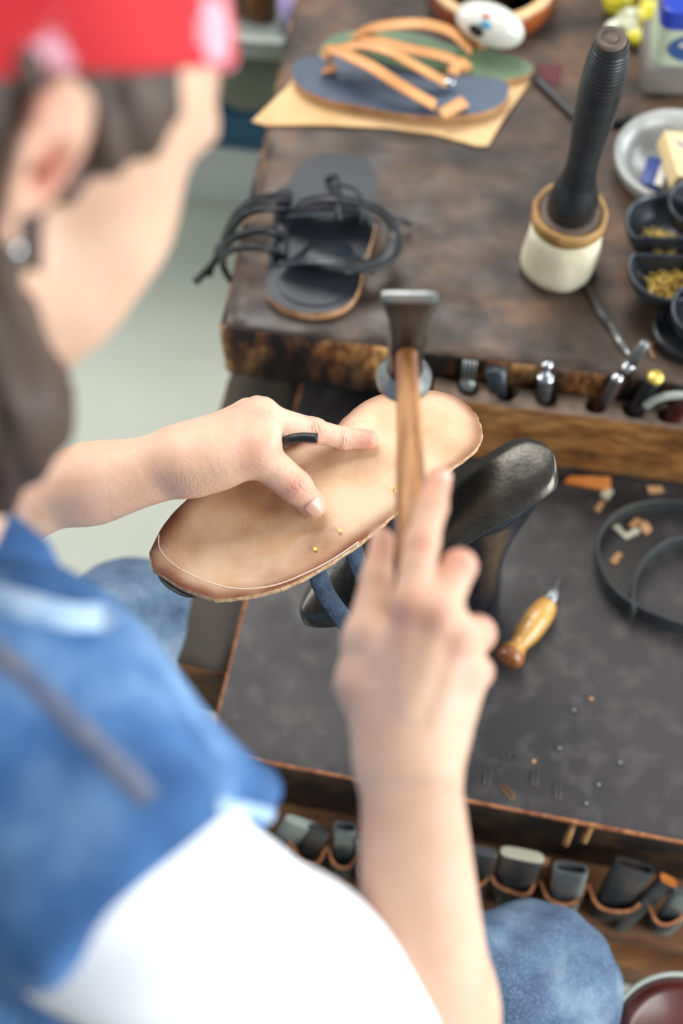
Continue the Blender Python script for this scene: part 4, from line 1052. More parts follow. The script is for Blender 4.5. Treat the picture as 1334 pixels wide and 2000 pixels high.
# head: vertical axis through hh, pein up, round face down
hx = Vector((1, -0.02, 0)).normalized(); hy = Vector((-hx.y, hx.x, 0))
def hsec(dz, wx, wy, pw=1.0, n=32):
    return [hh + Vector((0, 0, dz)) + hx * wx * math.copysign(abs(math.cos(a)) ** pw, math.cos(a)) + hy * wy * math.copysign(abs(math.sin(a)) ** pw, math.sin(a)) for a in [2 * math.pi * i / n for i in range(n)]]
lv = [(0.052, 0.0150, 0.0012, 0.5), (0.0515, 0.0172, 0.0024, 0.5), (0.047, 0.0176, 0.0034, 0.5), (0.040, 0.0162, 0.0056, 0.6), (0.030, 0.0135, 0.0080, 0.6), (0.018, 0.0122, 0.0100, 0.6), (0.0, 0.0120, 0.0115, 0.6), (-0.014, 0.0118, 0.0115, 0.7), (-0.022, 0.0105, 0.0105, 1), (-0.030, 0.0125, 0.0125, 1), (-0.036, 0.0175, 0.0175, 1), (-0.040, 0.0188, 0.0188, 1), (-0.044, 0.0188, 0.0188, 1), (-0.046, 0.0170, 0.0170, 1)]
mb = MB(); vs = []; 
for l in lv: vs += hsec(*l)
fs = []; mi = []
for i in range(len(lv) - 1):
    for j in range(32): fs.append((i * 32 + j, i * 32 + (j + 1) % 32, (i + 1) * 32 + (j + 1) % 32, (i + 1) * 32 + j)); mi.append(1 if i < 2 or i >= 9 else 0)
fs.append(tuple(range(32))); mi.append(1); k = (len(lv) - 1) * 32; fs.append(tuple(k + j for j in range(32))); mi.append(1)
mb.v = vs; mb.f = fs; mb.m = mi
t.part('head', mb, ['hammersteel', 'steel'], angle=45)

# ================================================================ AWL, STRAP COIL, SCRAPS ON THE LOW BENCH
b0 = W(990, 1292, ZL + 0.0145); b1 = W(1072, 1178, ZL + 0.010); b2 = W(1096, 1128, ZL + 0.006)
ax3 = (b1 - b0); L3 = ax3.length
t = Thing('awl', 'awl with yellow turned wooden handle lying on the leather mat beside the last', 'awl', tuple(b0 - Vector((0, 0, .0145))))
t.part('handle', rod(b0, b1, [(0, 0), (0.0090, 0.0), (0.0122, 0.03), (0.0133, 0.09), (0.0128, 0.15), (0.0098, 0.21), (0.0088, 0.27), (0.0098, 0.35), (0.0118, 0.45), (0.0126, 0.55), (0.0128, 0.57), (0.0124, 0.575), (0.0130, 0.59), (0.0130, 0.75), (0.0118, 0.9), (0.0095, 0.985), (0, 1.0)]), 'awlwood', angle=50)
t.part('pommel', rod(b0 - ax3 * 0.012, b0 + ax3 * 0.16, [(0, 0), (0.0095, 0.01), (0.0128, 0.2), (0.0137, 0.55), (0.0131, 0.9), (0, 1.0)]), 'awlbrown')
t.part('ferrule', rod(b1 - ax3 * 0.02, b1 + (b2 - b1) * 0.55, [(0, 0), (0.0075, 0.02), (0.0055, .7), (0.0042, 0.97), (0, 1.0)]), 'steel')
t.part('blade', rod(b1 + (b2 - b1) * 0.5, b1 + (b2 - b1) * 1.1, [(0, 0), (0.0016, 0.05), (0.001, .8), (0.0002, 1.0)]), 'darksteel')
# coil of strap standing on edge
t = Thing('strap_coil', 'coil of dark leather strapping standing on edge on the mat at the right', 'strap', tuple(W(1280, 1130, ZL)))
hS = 0.026
def ribbon(pts, name='strap', w=hS):
    path = smoothpath([W(x, y, ZL + w) - Vector((0, 0, w / 2 - 0.0015)) for x, y in pts], 8)
    fr = frames(path, (0, 0, 1)); mb = MB()
    strap(path, 0.0026, w, up=(0, 0, 1), mb=mb); t.part(name, mb, 'ringstrap', angle=40)
ribbon([(1420, 1010), (1360, 985), (1290, 978), (1225, 990), (1185, 1020), (1168, 1060), (1175, 1105), (1200, 1150), (1240, 1180), (1290, 1203), (1350, 1220), (1420, 1225)])
ribbon([(1420, 1070), (1360, 1050), (1310, 1054), (1270, 1080), (1245, 1118), (1236, 1165), (1240, 1195)])
# wedge of orange wood and scraps
q = [xy(1100, 945, ZL), xy(1112, 934, ZL), xy(1190, 936, ZL), xy(1192, 956, ZL), xy(1180, 962, ZL)]
single('wooden_wedge', 'flat orange wooden wedge against the foot of the rack', 'wedge', prism(q, ZL + .0006, ZL + .006), 'orangewood', (*q[0], ZL), smooth=False, bevel=0.001)
def bit(pts, m, lab, h=0.0025, z=ZL, name='leather_scrap', cat='scrap', grp=None):
    q = [xy(x, y, z) for x, y in pts]
    return single(name, lab, cat, prism(q, z + 0.0005, z + 0.0005 + h), m, (*q[0], z), grp, smooth=False)
G = 'small cut scraps on the low bench'
bit([(1196, 1032), (1206, 1026), (1222, 1044), (1244, 1032), (1250, 1042), (1222, 1056)], 'paperbit', 'white bent chevron scrap inside the strap coil', grp=G)
bit([(1226, 1028), (1240, 1014), (1254, 1018), (1236, 1034)], 'tanbit', 'tan scrap beside the white chevron, its left one', grp=G)
bit([(1250, 1022), (1262, 1020), (1273, 1036), (1262, 1048), (1250, 1034)], 'tanbit', 'tan scrap right of the white chevron inside the coil', grp=G)
bit([(1190, 1098), (1206, 1080), (1216, 1086), (1202, 1106)], 'tanbit', 'tan scrap near the lower left inside of the strap coil', grp=G)
bit([(1172, 968), (1186, 952), (1198, 962), (1186, 980)], 'paperbit', 'whitish scrap at the end of the orange wedge', grp=G)
bit([(1160, 996), (1172, 980), (1182, 984), (1170, 1004)], 'tanbit', 'tan scrap just below the whitish one by the wedge', grp=G)
bit([(1262, 952), (1290, 952), (1296, 962), (1268, 966)], 'tanbit', 'faint tan scrap in the shade of the rack, above the coil', grp=G)
rng = random.Random(21)
spots = [((1154, 1366), 'level with the wrist'), ((1042, 1488), 'bright, below the awl'), ((1168, 1534), 'near the front mat edge'), ((1144, 1570), 'closest to the front mat edge'), ((1120, 1388), 'small, between awl and front edge'), ((1092, 1462), 'dull, upper of two'), ((1210, 1490), 'tiny bright speck to the right')]
for i, ((x, y), l) in enumerate(spots):
    p = W(x, y, ZL); m = 'tanbit' if i in (0, 1) else 'steel'
    mb = lathe([(0, 0), (0.0018, 0.0002), (0.0019, 0.0006), (0.0012, 0.0016), (0, 0.0019)], p + Vector((0, 0, .0012)), n=12)
    single('tack', 'round tack head on the leather mat, ' + l, 'tack', mb, m, tuple(p), 'tack heads on the leather mat')
# U-shaped wire staples pressed in the mat
for i, ((x, y), a, l) in enumerate((((1045, 1520), 1.45, 'upright, left of two near the front edge'), ((1090, 1546), 1.5, 'upright, right of two near the front edge'), ((952, 1520), 1.4, 'beside the forearm'), ((990, 1545), 0.9, 'rust coloured and slanting'))):
    p = W(x, y, ZL + .001); d = Vector((math.cos(-a if i == 3 else a), math.sin(-a if i == 3 else a), 0)); s = Vector((-d.y, d.x, 0))
    mb = tube([p - d * .008 + s * .002, p + d * .008 + s * .0022, p + d * .0088, p + d * .008 - s * .0022, p - d * .008 - s * .002], 0.0007, 8)
    single('staple', 'wire staple on the leather mat, ' + l, 'staple', mb, 'rackwood' if i == 3 else 'darksteel', tuple(p), 'wire staples on the leather mat', smooth=False)
for i, (x, y) in enumerate(((918, 1478), (940, 1498), (958, 1478), (985, 1476), (975, 1498), (1000, 1480))):
    p = W(x, y, ZL + .0006)
    mb = tube([p + Vector((0.0032 * math.cos(k * math.pi / 8), 0.0032 * math.sin(k * math.pi / 8), 0)) for k in range(16)], 0.0006, 6, closed=True)
    single('wire_ring', 'tiny dark ring on the leather mat beside the forearm', 'ring', mb, 'darksteel', tuple(p), 'tiny dark rings beside the forearm', smooth=False)
# nails driven in the front board
for i, (x, y, x2, y2, l) in enumerate(((1118, 1622, 1104, 1650, 'longer'), (1156, 1620, 1140, 1644, 'shorter'))):
    p = W(x, y, ZL - 0.012); p2 = W(x2, y2, ZL - 0.03)
    low.part('peg', tube([p + fy * 0.008, p2 - Vector((0, 0.0, 0)) ], 0.0035, 10), 'rackwood')

# ================================================================ FAR LEFT: SHELF THINGS
zf = 0.14
p = W(480, 290, zf)
t = Thing('teal_box', 'teal blue box standing on the white plinth behind the bench', 'box', tuple(p))
hb = 0.16
mb = MB(); q0 = W(400, 283, zf); q1 = W(560, 300, zf); dq = (q1 - q0).normalized(); nq = Vector((-dq.y, dq.x, 0))
q0 = q0 - dq * 0.1
zt_ = zf + 0.07
prism([(q0 + dq * s + nq * r).xy for s, r in ((0, 0), (0.36, 0), (0.36, 0.125), (0, 0.125))], zf + .001, zt_, mb=mb)
t.part('carton', mb, 'tealbox', smooth=False, bevel=0.003)
cb = W(494, 158, 0.215)
t = Thing('storage_drum', 'round olive grey drum behind the teal box under the shelf', 'drum', (cb.x, cb.y, zf))
t.part('body', lathe([(0, 0), (0.05, 0), (0.052, 0.005), (0.052, 0.062), (0.048, 0.066), (0, 0.066)], (cb.x, cb.y, zf + .001), n=48), 'olivegrey', angle=40)
t.part('lid', lathe([(0, 0.064), (0.054, 0.064), (0.055, 0.066), (0.055, 0.073), (0.052, 0.075), (0, 0.075)], (cb.x, cb.y, zf + .001), n=48), 'olivegrey', angle=40)
# shelf rail
s0 = W(440, 88, 0.42) - Vector((0.17, -0.02, 0)); s1 = s0 + (W(600, 100, 0.42) - W(440, 88, 0.42)); ds = (s1 - s0).normalized(); ns = Vector((-ds.y, ds.x, 0))
Rr_ = Matrix.Rotation(math.atan2(ds.y, ds.x), 3, 'Z')
t = Thing('shelf', 'grey painted metal shelf on the far left behind the bench', 'shelf', tuple(s0))
t.part('board', box(s0 + ds * 0.0 + ns * 0.16 + Vector((0, 0, .0)), (0.50, 0.30, 0.012), R=Rr_), 'greypaint', bevel=0.002)
t.part('rail', box(s0 + ds * 0.0 + ns * -0.008 + Vector((0, 0, .006)), (0.50, 0.014, 0.03), R=Rr_), 'greypaint', bevel=0.003)
bp_ = W(470, 128, 0.18) + Vector((0, 0.07, 0)); t.part('shade_panel', box((bp_.x - 0.12, bp_.y, 0.26), (0.46, 0.01, 0.27), R=Rr_), 'shadowblack')  # dark sheet added to stand for the black shade below the shelf
for s in (-0.24, 0.22):
    c0 = s0 + ds * s + ns * 0.29
    t.part('upright', box((c0.x, c0.y, 0.35), (0.025, 0.02, 0.7), R=Rr_), 'greypaint', bevel=0.002)
c0 = W(506, 52, 0.43)
t = Thing('brown_jar', 'brown jar standing on the grey shelf', 'jar', (c0.x, c0.y + 0.02, 0.427))
t.part('body', lathe([(0, 0), (0.021, 0), (0.023, 0.01), (0.023, 0.08), (0.020, 0.09), (0, 0.09)], (c0.x, c0.y + 0.03, 0.427), n=40), 'brownjar')
t.part('lid', lathe([(0, 0.09), (0.021, 0.09), (0.021, 0.11), (0, 0.11)], (c0.x, c0.y + 0.03, 0.427), n=40), 'darkwood')
c0 = W(584, 60, 0.43)
single('lilac_pouch', 'soft lilac pouch on the grey shelf beside the brown jar', 'pouch', ellipsoid((c0.x, c0.y + 0.015, 0.427 + 0.034), (0.028, 0.03, 0.034), n=16), 'lilac', (c0.x, c0.y, 0.427))
c0 = W(442, 45, 0.43)
single('white_jar', 'whitish jar at the left end of the grey shelf', 'jar', lathe([(0, 0), (0.019, 0), (0.020, 0.01), (0.020, 0.08), (0, 0.085)], (c0.x, c0.y + 0.03, 0.427), n=32), 'cream', (c0.x, c0.y + .03, 0.427))

# ================================================================ BELOW THE LOW BENCH
c0 = W(1335, 2010, 0.40)
t = Thing('stool', 'round stool with dark red seat and pale grey rim at the bottom right corner', 'stool', (c0.x, c0.y, 0))
t.part('seat', lathe([(0, 0.375), (0.060, 0.375), (0.066, 0.385), (0.066, 0.395), (0.050, 0.402), (0, 0.404)], (c0.x, c0.y - 0.02, 0), n=56), 'oxblood')
t.part('rim', lathe([(0.066, 0.37), (0.071, 0.37), (0.072, 0.392), (0.069, 0.395), (0.066, 0.392), (0.066, 0.37)], (c0.x, c0.y - 0.02, 0), n=56), 'greypaint')
for k in range(3):
    a = 2.1 * k + 0.4; t.part('leg', tube([(c0.x + 0.04 * math.cos(a), c0.y - 0.02 + 0.04 * math.sin(a), 0.376), (c0.x + 0.09 * math.cos(a), c0.y - 0.02 + 0.09 * math.sin(a), 0.0)], 0.010, 14), 'greypaint')
# white curved pipe under the bench
pth = smoothpath([W(575, 1700, 0.10), W(612, 1740, 0.09), W(632, 1800, 0.06), W(636, 1860, 0.02)], 6)
single('white_pipe', 'white curved pipe on the floor under the low bench', 'pipe', tube(pth, 0.014, 16), 'whitepaint', tuple(pth[-1]))
p = W(700, 1755, 0.0)
single('teal_tin', 'small teal tin on the floor under the low bench', 'tin', box((p.x, p.y, 0.03), (0.09, 0.05, 0.06)), 'tealbox', (p.x, p.y, 0), smooth=False, bevel=0.004)
# ================================================================ PERSON
def smin(a, b, k):
    if k <= 0: return np.minimum(a, b)
    h = np.maximum(k - np.abs(a - b), 0) / k
    return np.minimum(a, b) - h * h * k * 0.25
def smax(a, b, k): return -smin(-a, -b, k)
class Cone:
    def __init__(s, a, b, r1, r2, k=0.01, sub=False, sq=None):
        s.a, s.b, s.r1, s.r2, s.k, s.sub = np.array(a, float), np.array(b, float), r1, r2, k, sub
        r = max(r1, r2); s.lo = np.minimum(s.a, s.b) - r; s.hi = np.maximum(s.a, s.b) + r
    def d(s, X, Y, Z):
        ba = s.b - s.a; l2 = max(1e-12, ba @ ba)
        t = ((X - s.a[0]) * ba[0] + (Y - s.a[1]) * ba[1] + (Z - s.a[2]) * ba[2]) / l2
        t = np.clip(t, 0, 1)
        dx = X - s.a[0] - t * ba[0]; dy = Y - s.a[1] - t * ba[1]; dz = Z - s.a[2] - t * ba[2]
        return np.sqrt(dx * dx + dy * dy + dz * dz) - (s.r1 + (s.r2 - s.r1) * t)
class Ell:
    def __init__(s, c, r, R=None, k=0.01, sub=False):
        s.c = np.array(c, float); s.r = np.array(r, float); s.R = np.array(R if R is not None else np.eye(3), float); s.k = k; s.sub = sub
        m = s.r.max(); s.lo = s.c - m; s.hi = s.c + m
    def d(s, X, Y, Z):
        x, y, z = X - s.c[0], Y - s.c[1], Z - s.c[2]
        R = s.R   # columns are the local axes
        p = [(x * R[0, i] + y * R[1, i] + z * R[2, i]) / s.r[i] for i in range(3)]
        k0 = np.sqrt(p[0] ** 2 + p[1] ** 2 + p[2] ** 2)
        k1 = np.sqrt((p[0] / s.r[0]) ** 2 + (p[1] / s.r[1]) ** 2 + (p[2] / s.r[2]) ** 2)
        return k0 * (k0 - 1.0) / np.maximum(k1, 1e-6)
class Half:
    """keeps the side n.x < h (cut with smax)"""
    def __init__(s, n, p, k=0.0): s.n = np.array(n, float); s.n /= np.linalg.norm(s.n); s.h = float(s.n @ np.array(p, float)); s.k = k
    def d(s, X, Y, Z): return X * s.n[0] + Y * s.n[1] + Z * s.n[2] - s.h
def field(prims, lo, hi, h, warp=None):
    lo = np.array(lo, float); n = np.ceil((np.array(hi) - lo) / h).astype(int) + 1
    ax = [(lo[i] + h * np.arange(n[i])).astype(np.float32) for i in range(3)]
    D = np.full(n, 1.0, np.float32)
    for p in prims:
        if isinstance(p, Half):
            X, Y, Z = np.meshgrid(*ax, indexing='ij', sparse=True)
            D = smax(D, p.d(X, Y, Z).astype(np.float32), p.k); continue
        pad = p.k + 3 * h
        i0 = np.clip(np.floor((p.lo - pad - lo) / h).astype(int), 0, n); i1 = np.clip(np.ceil((p.hi + pad - lo) / h).astype(int) + 1, 0, n)
        if (i1 <= i0).any(): continue
        sl = tuple(slice(i0[i], i1[i]) for i in range(3))
        X, Y, Z = np.meshgrid(*[ax[i][sl[i]] for i in range(3)], indexing='ij', sparse=True)
        d = p.d(X, Y, Z).astype(np.float32)
        D[sl] = smax(D[sl], -d, p.k) if p.sub else smin(D[sl], d, p.k)
    if warp is not None:
        X, Y, Z = np.meshgrid(*ax, indexing='ij', sparse=True)
        D = D + warp(X, Y, Z).astype(np.float32)
    return D, lo
def nets(D, lo, h, skip=None):
    s = D < 0
    n = D.shape
    c = np.zeros((n[0] - 1, n[1] - 1, n[2] - 1), np.int8)
    for i in (0, 1):
        for j in (0, 1):
            for k in (0, 1):
                c += s[i:n[0] - 1 + i, j:n[1] - 1 + j, k:n[2] - 1 + k]
    act = (c > 0) & (c < 8)
    I = np.argwhere(act)
    idx = np.full(act.shape, -1, np.int32); idx[act] = np.arange(len(I))
    acc = np.zeros((len(I), 3)); cnt = np.zeros(len(I))
    corners = [(i, j, k) for i in (0, 1) for j in (0, 1) for k in (0, 1)]
    for a in corners:
        for ax_ in range(3):
            if a[ax_]: continue
            b = list(a); b[ax_] = 1
            da = D[I[:, 0] + a[0], I[:, 1] + a[1], I[:, 2] + a[2]]; db = D[I[:, 0] + b[0], I[:, 1] + b[1], I[:, 2] + b[2]]
            m = (da < 0) != (db < 0)
            t = np.where(m, da / np.where(m, da - db, 1), 0)
            p = np.array(a, float)[None, :].repeat(len(I), 0); p[:, ax_] += t
            acc += p * m[:, None]; cnt += m
    V = (I + acc / np.maximum(cnt, 1)[:, None]) * h + lo
    F = []
    for ax_ in range(3):
        sh = list(n); sh[ax_] -= 1
        s0 = s.take(range(0, n[ax_] - 1), ax_); s1 = s.take(range(1, n[ax_]), ax_)
        e = np.argwhere(s0 != s1)
        o1, o2 = [(1, 2), (2, 0), (0, 1)][ax_]
        ok = (e[:, o1] > 0) & (e[:, o2] > 0) & (e[:, o1] < n[o1] - 1) & (e[:, o2] < n[o2] - 1)
        e = e[ok]
        def cell(d1, d2):
            q = e.copy(); q[:, o1] -= d1; q[:, o2] -= d2
            return idx[q[:, 0], q[:, 1], q[:, 2]]
        q = np.stack([cell(1, 1), cell(0, 1), cell(0, 0), cell(1, 0)], 1)
        flip = ~s0[e[:, 0], e[:, 1], e[:, 2]]
        q[flip] = q[flip][:, ::-1]
        F.append(q)
    F = np.concatenate(F)
    F = F[(F >= 0).all(1)]
    if skip is not None and len(F):
        cen_ = V[F].mean(1)
        keep = np.ones(len(F), bool)
        for a, b in skip: keep &= ~((cen_ > np.array(a)) & (cen_ < np.array(b))).all(1)
        F = F[keep]
    return V, F
def np_obj(name, chunks, m, parent=None, origin=(0, 0, 0), attr=None):
    Vs = []; Fs = []; k = 0
    for V, F in chunks:
        used = np.unique(F); remap = np.full(len(V), -1); remap[used] = np.arange(len(used))
        Vs.append(V[used]); Fs.append(remap[F] + k); k += len(used)
    V = np.concatenate(Vs) - np.array(origin); F = np.concatenate(Fs)
    me = bpy.data.meshes.new(name)
    me.vertices.add(len(V)); me.vertices.foreach_set('co', V.astype(np.float32).ravel())
    me.loops.add(len(F) * 4); me.loops.foreach_set('vertex_index', F.astype(np.int32).ravel())
    me.polygons.add(len(F)); me.polygons.foreach_set('loop_start', (np.arange(len(F)) * 4).astype(np.int32)); me.polygons.foreach_set('loop_total', np.full(len(F), 4, np.int32))
    me.polygons.foreach_set('use_smooth', np.ones(len(F), bool))
    me.materials.append(MATS[m]); me.update(calc_edges=True); me.validate()
    if attr:
        for nm, fn in attr.items():
            a = me.attributes.new(nm, 'FLOAT', 'POINT'); a.data.foreach_set('value', fn(V + np.array(origin)).astype(np.float32))
    o = bpy.data.objects.new(name, me); COL.objects.link(o)
    if parent is not None: o.parent = parent
    else: o.location = origin
    return o
V3 = lambda v: np.array([v[0], v[1], v[2]], float)

# ---- skeleton, from the pose in the photograph
SHR = WD(205, 1700, 0.68); ELR = WD(845, 2200, 0.86); WRR = WD(800, 1495, 0.775)
SHL = Vector((-0.335, 0.470, 1.085)); ELL_ = Vector((-0.375, 0.53, 0.80)); WRL = W(348, 905, 0.822)
NECK = (SHR + SHL) / 2 + Vector((0.0, 0.0, 0.045))
lat = (SHR - SHL); lat.z = 0; lat.normalize()          # towards the person's right
fwd = Vector((-lat.y, lat.x, 0))                        # the way the body faces
HIP = NECK - fwd * 0.17 + Vector((0, 0, -0.56))
HIPR = HIP + lat * 0.09; HIPL = HIP - lat * 0.09
KNR = W(1045, 1935, 0.385); KNL = W(262, 1232, 0.40)
HC = WD(-14, 140, 0.62)                                # centre of the cranium
def camdir(a, b, c): return (Vector((1, 0, 0)) * a + Vector((0, SA, CA)) * b + Vector((0, -CA, SA)) * c)
Fh = camdir(0.62, -0.12, -0.77).normalized(); Uh = camdir(0.30, 0.83, 0.42); Uh = (Uh - Fh * Uh.dot(Fh)).normalized(); Rh = Fh.cross(Uh).normalized()
RHm = np.array([[Fh.x, Uh.x, Rh.x], [Fh.y, Uh.y, Rh.y], [Fh.z, Uh.z, Rh.z]])
def hp(f, u, r): return HC + Fh * f + Uh * u + Rh * r

body = []
def cone(a, b, r1, r2, k=0.01, sub=False): body.append(Cone(a, b, r1, r2, k, sub))
# torso
def torso(inf=0.0):
    up = (NECK - HIP).normalized(); L = []
    Rt = np.array([[lat.x, fwd.x, 0], [lat.y, fwd.y, 0], [0, 0, 1.0]])
    t1 = lat; t3 = up; t2 = t3.cross(t1).normalized()
    Rt = np.array([[t1.x, t2.x, t3.x], [t1.y, t2.y, t3.y], [t1.z, t2.z, t3.z]])
    L.append(Ell(V3(HIP + up * 0.02), (0.165 + inf, 0.115 + inf, 0.13 + inf), Rt))
    L.append(Ell(V3(HIP + up * 0.22), (0.135 + inf, 0.098 + inf, 0.16 + inf), Rt, k=0.08))
    L.append(Ell(V3(HIP + up * 0.37 - fwd * 0.050), (0.150 + inf, 0.085 + inf, 0.15 + inf), Rt, k=0.08))
    L.append(Cone(V3(SHR * 0.8 + SHL * 0.2), V3(SHL * 0.8 + SHR * 0.2), 0.046 + inf, 0.046 + inf, k=0.06))
    L.append(Cone(V3(SHR), V3(SHR * 0.75 + NECK * 0.25), 0.052 + inf, 0.055 + inf, k=0.05))
    L.append(Cone(V3(SHL), V3(SHL * 0.75 + NECK * 0.25), 0.052 + inf, 0.055 + inf, k=0.05))
    return L
body += torso()
nb = NECK + Vector((0, 0, -0.01))
cone(nb, HC - Uh * 0.07 - Fh * 0.015, 0.056, 0.052, 0.03)
# head
def HE(c, r, k=0.01, sub=False): body.append(Ell(V3(hp(*c)), r, RHm, k, sub))
HE((-0.012, 0.022, 0), (0.095, 0.083, 0.074), 0.03)
HE((0.030, 0.012, 0), (0.070, 0.072, 0.066), 0.03)
HE((0.045, -0.040, 0), (0.045, 0.060, 0.056), 0.03)
body.append(Cone(V3(hp(0.078, -0.108, 0)), V3(hp(0.070, -0.060, 0)), 0.018, 0.030, 0.03))
for s in (-1, 1):
    body.append(Cone(V3(hp(0.000, -0.072, 0.058 * s)), V3(hp(0.064, -0.114, 0.024 * s)), 0.018, 0.018, 0.028))   # jaw
    body.append(Ell(V3(hp(0.050, -0.068, 0.040 * s)), (0.034, 0.040, 0.030), RHm, 0.02))
    body.append(Ell(V3(hp(0.060, -0.034, 0.044 * s)), (0.026, 0.028, 0.022), RHm, 0.02))                       # cheekbone
    body.append(Ell(V3(hp(0.094, -0.003, 0.032 * s)), (0.007, 0.007, 0.012), RHm, 0.014, sub=True))            # eye socket
    body.append(Ell(V3(hp(0.080, -0.006, 0.032 * s)), (0.0135, 0.012, 0.0135), RHm, 0.004))
    body.append(Cone(V3(hp(0.090, 0.018, 0.014 * s)), V3(hp(0.082, 0.020, 0.046 * s)), 0.006, 0.005, 0.014))     # brow
body.append(Cone(V3(hp(0.096, 0.006, 0)), V3(hp(0.117, -0.036, 0)), 0.007, 0.011, 0.012))                       # nose
for s in (-1, 1): body.append(Ell(V3(hp(0.104, -0.040, 0.011 * s)), (0.010, 0.008, 0.007), RHm, 0.006))
body.append(Ell(V3(hp(0.092, -0.066, 0)), (0.012, 0.006, 0.022), RHm, 0.008))
body.append(Ell(V3(hp(0.089, -0.077, 0)), (0.012, 0.006, 0.020), RHm, 0.006))
body.append(Cone(V3(hp(0.108, -0.0715, -0.02)), V3(hp(0.108, -0.0715, 0.02)), 0.0016, 0.0016, 0.003, sub=True))
# ears
for s in (-1, 1):
    Re = RHm @ np.array([[1, 0, 0], [0, 1, 0], [0, 0, 1.0]])
    c = hp(-0.012, -0.015, 0.0765 * s)
    q = [(0.008, -0.010), (0.009, 0.012), (0.003, 0.026), (-0.010, 0.030), (-0.020, 0.020), (-0.020, 0.002), (-0.012, -0.016), (-0.006, -0.032), (0.004, -0.035)]
    P_ = [hp(-0.012 + f * 0.9, -0.015 + u, (0.074 + max(0, -f) * 0.55) * s) for f, u in q]
    body.append(Ell(V3(hp(-0.014, -0.012, 0.076 * s)), (0.017, 0.029, 0.006), RHm, 0.006))
    for a_, b_ in zip(P_[:-1], P_[1:]): body.append(Cone(V3(a_), V3(b_), 0.0038, 0.0038, 0.005))
    body.append(Ell(V3(hp(-0.010, -0.018, 0.084 * s)), (0.0090, 0.014, 0.012), RHm, 0.004, sub=True))
    body.append(Ell(V3(hp(-0.016, 0.010, 0.086 * s)), (0.008, 0.010, 0.005), RHm, 0.004, sub=True))

# ---- right arm and hand
rosy_pts = []
cone(SHR, SHR.lerp(ELR, 0.5), 0.047, 0.043, 0.04); cone(SHR.lerp(ELR, 0.5), ELR, 0.043, 0.036, 0.03)
fa = (WRR - ELR).normalized(); camv = Vector((0, -CA, SA)); sdv = fa.cross(camv).normalized()
cone(ELR, ELR.lerp(WRR, 0.35) + sdv * 0.002, 0.036, 0.0365, 0.03)
cone(ELR.lerp(WRR, 0.35) + sdv * 0.004, WRR + sdv * 0.009, 0.0355, 0.0178, 0.02)
cone(ELR.lerp(WRR, 0.30) - sdv * 0.004, WRR - sdv * 0.009, 0.0350, 0.0178, 0.02)
def D(px, py, Z): return WD(px, py, Z)
wr = [D(772, 1480, .776), D(818, 1480, .776)]
mcp = dict(i=D(806, 1182, .772), m=D(856, 1200, .768), r=D(893, 1246, .774), p=D(905, 1312, .784))
for k_, w_ in (('i', 0), ('m', 0), ('r', 1), ('p', 1)):
    cone(wr[w_], mcp[k_], 0.0165, 0.0118 if k_ != 'p' else 0.0105, 0.016)
cone(D(770, 1400, .79), D(850, 1290, .787), 0.019, 0.016, 0.015)
cone(D(850, 1420, .79), D(890, 1320, .79), 0.017, 0.014, 0.015)
# thumb and thenar
cone(D(770, 1440, .785), D(708, 1335, .790), 0.0185, 0.0135, 0.014)
cone(D(708, 1335, .790), D(712, 1245, .793), 0.0140, 0.0112, 0.010)
cone(D(712, 1245, .793), D(736, 1130, .806), 0.0112, 0.0088, 0.006)
cone(D(736, 1130, .806), D(747, 1056, .812), 0.0088, 0.0070, 0.004)
cone(D(760, 1270, .785), D(730, 1250, .790), 0.012, 0.010, 0.012)
# index laid along the handle
cone(mcp['i'], D(824, 1062, .786), 0.0112, 0.0094, 0.006)
cone(D(824, 1062, .786), D(844, 990, .800), 0.0094, 0.0084, 0.004)
cone(D(844, 990, .800), D(857, 940, .812), 0.0084, 0.0072, 0.004)
# curled fingers: proximal up to the knuckle, then round under the handle
def curl(m0, pip, dip, tip, r, k=0.004):
    cone(m0, pip, r * 1.18, r, 0.005); cone(pip, dip, r, r * 0.9, k); cone(dip, tip, r * 0.9, r * 0.8, k)
curl(mcp['m'], D(898, 1106, .786), D(880, 1128, .818), D(842, 1150, .826), 0.0090)
curl(mcp['r'], D(931, 1238, .793), D(912, 1248, .826), D(872, 1250, .834), 0.0100)
curl(mcp['p'], D(929, 1312, .800), D(908, 1325, .826), D(876, 1325, .832), 0.0094)
for k_, a_ in (('i', wr[0]), ('m', wr[0]), ('r', wr[1]), ('p', wr[1])):
    up_ = Vector((0, -CA, SA)) * 0.0085
    cone(mcp[k_] + up_ * 0.95, mcp[k_] + up_ * 0.7, 0.0076, 0.0068, 0.008)          # knuckles
    cone(a_.lerp(mcp[k_], 0.35) + up_ * 1.55, mcp[k_] + up_ * 0.95, 0.0030, 0.0032, 0.008)   # tendons
rosy_pts += [(D(857, 935, .803), .014, .6), (D(747, 1050, .803), .014, .6), (D(898, 1100, .78), .012, .6), (D(938, 1242, .787), .013, .6), (D(938, 1318, .79), .012, .6), (D(824, 1062, .776), .009, .5)]
rosy_pts += [(hp(-0.010, -0.018, 0.076), 0.016, 0.9), (hp(-0.028, 0.004, 0.085), 0.014, 0.7)]
rosy_pts += [(mcp[k_] + Vector((0, -CA, SA)) * 0.012, 0.011, 0.5) for k_ in mcp]

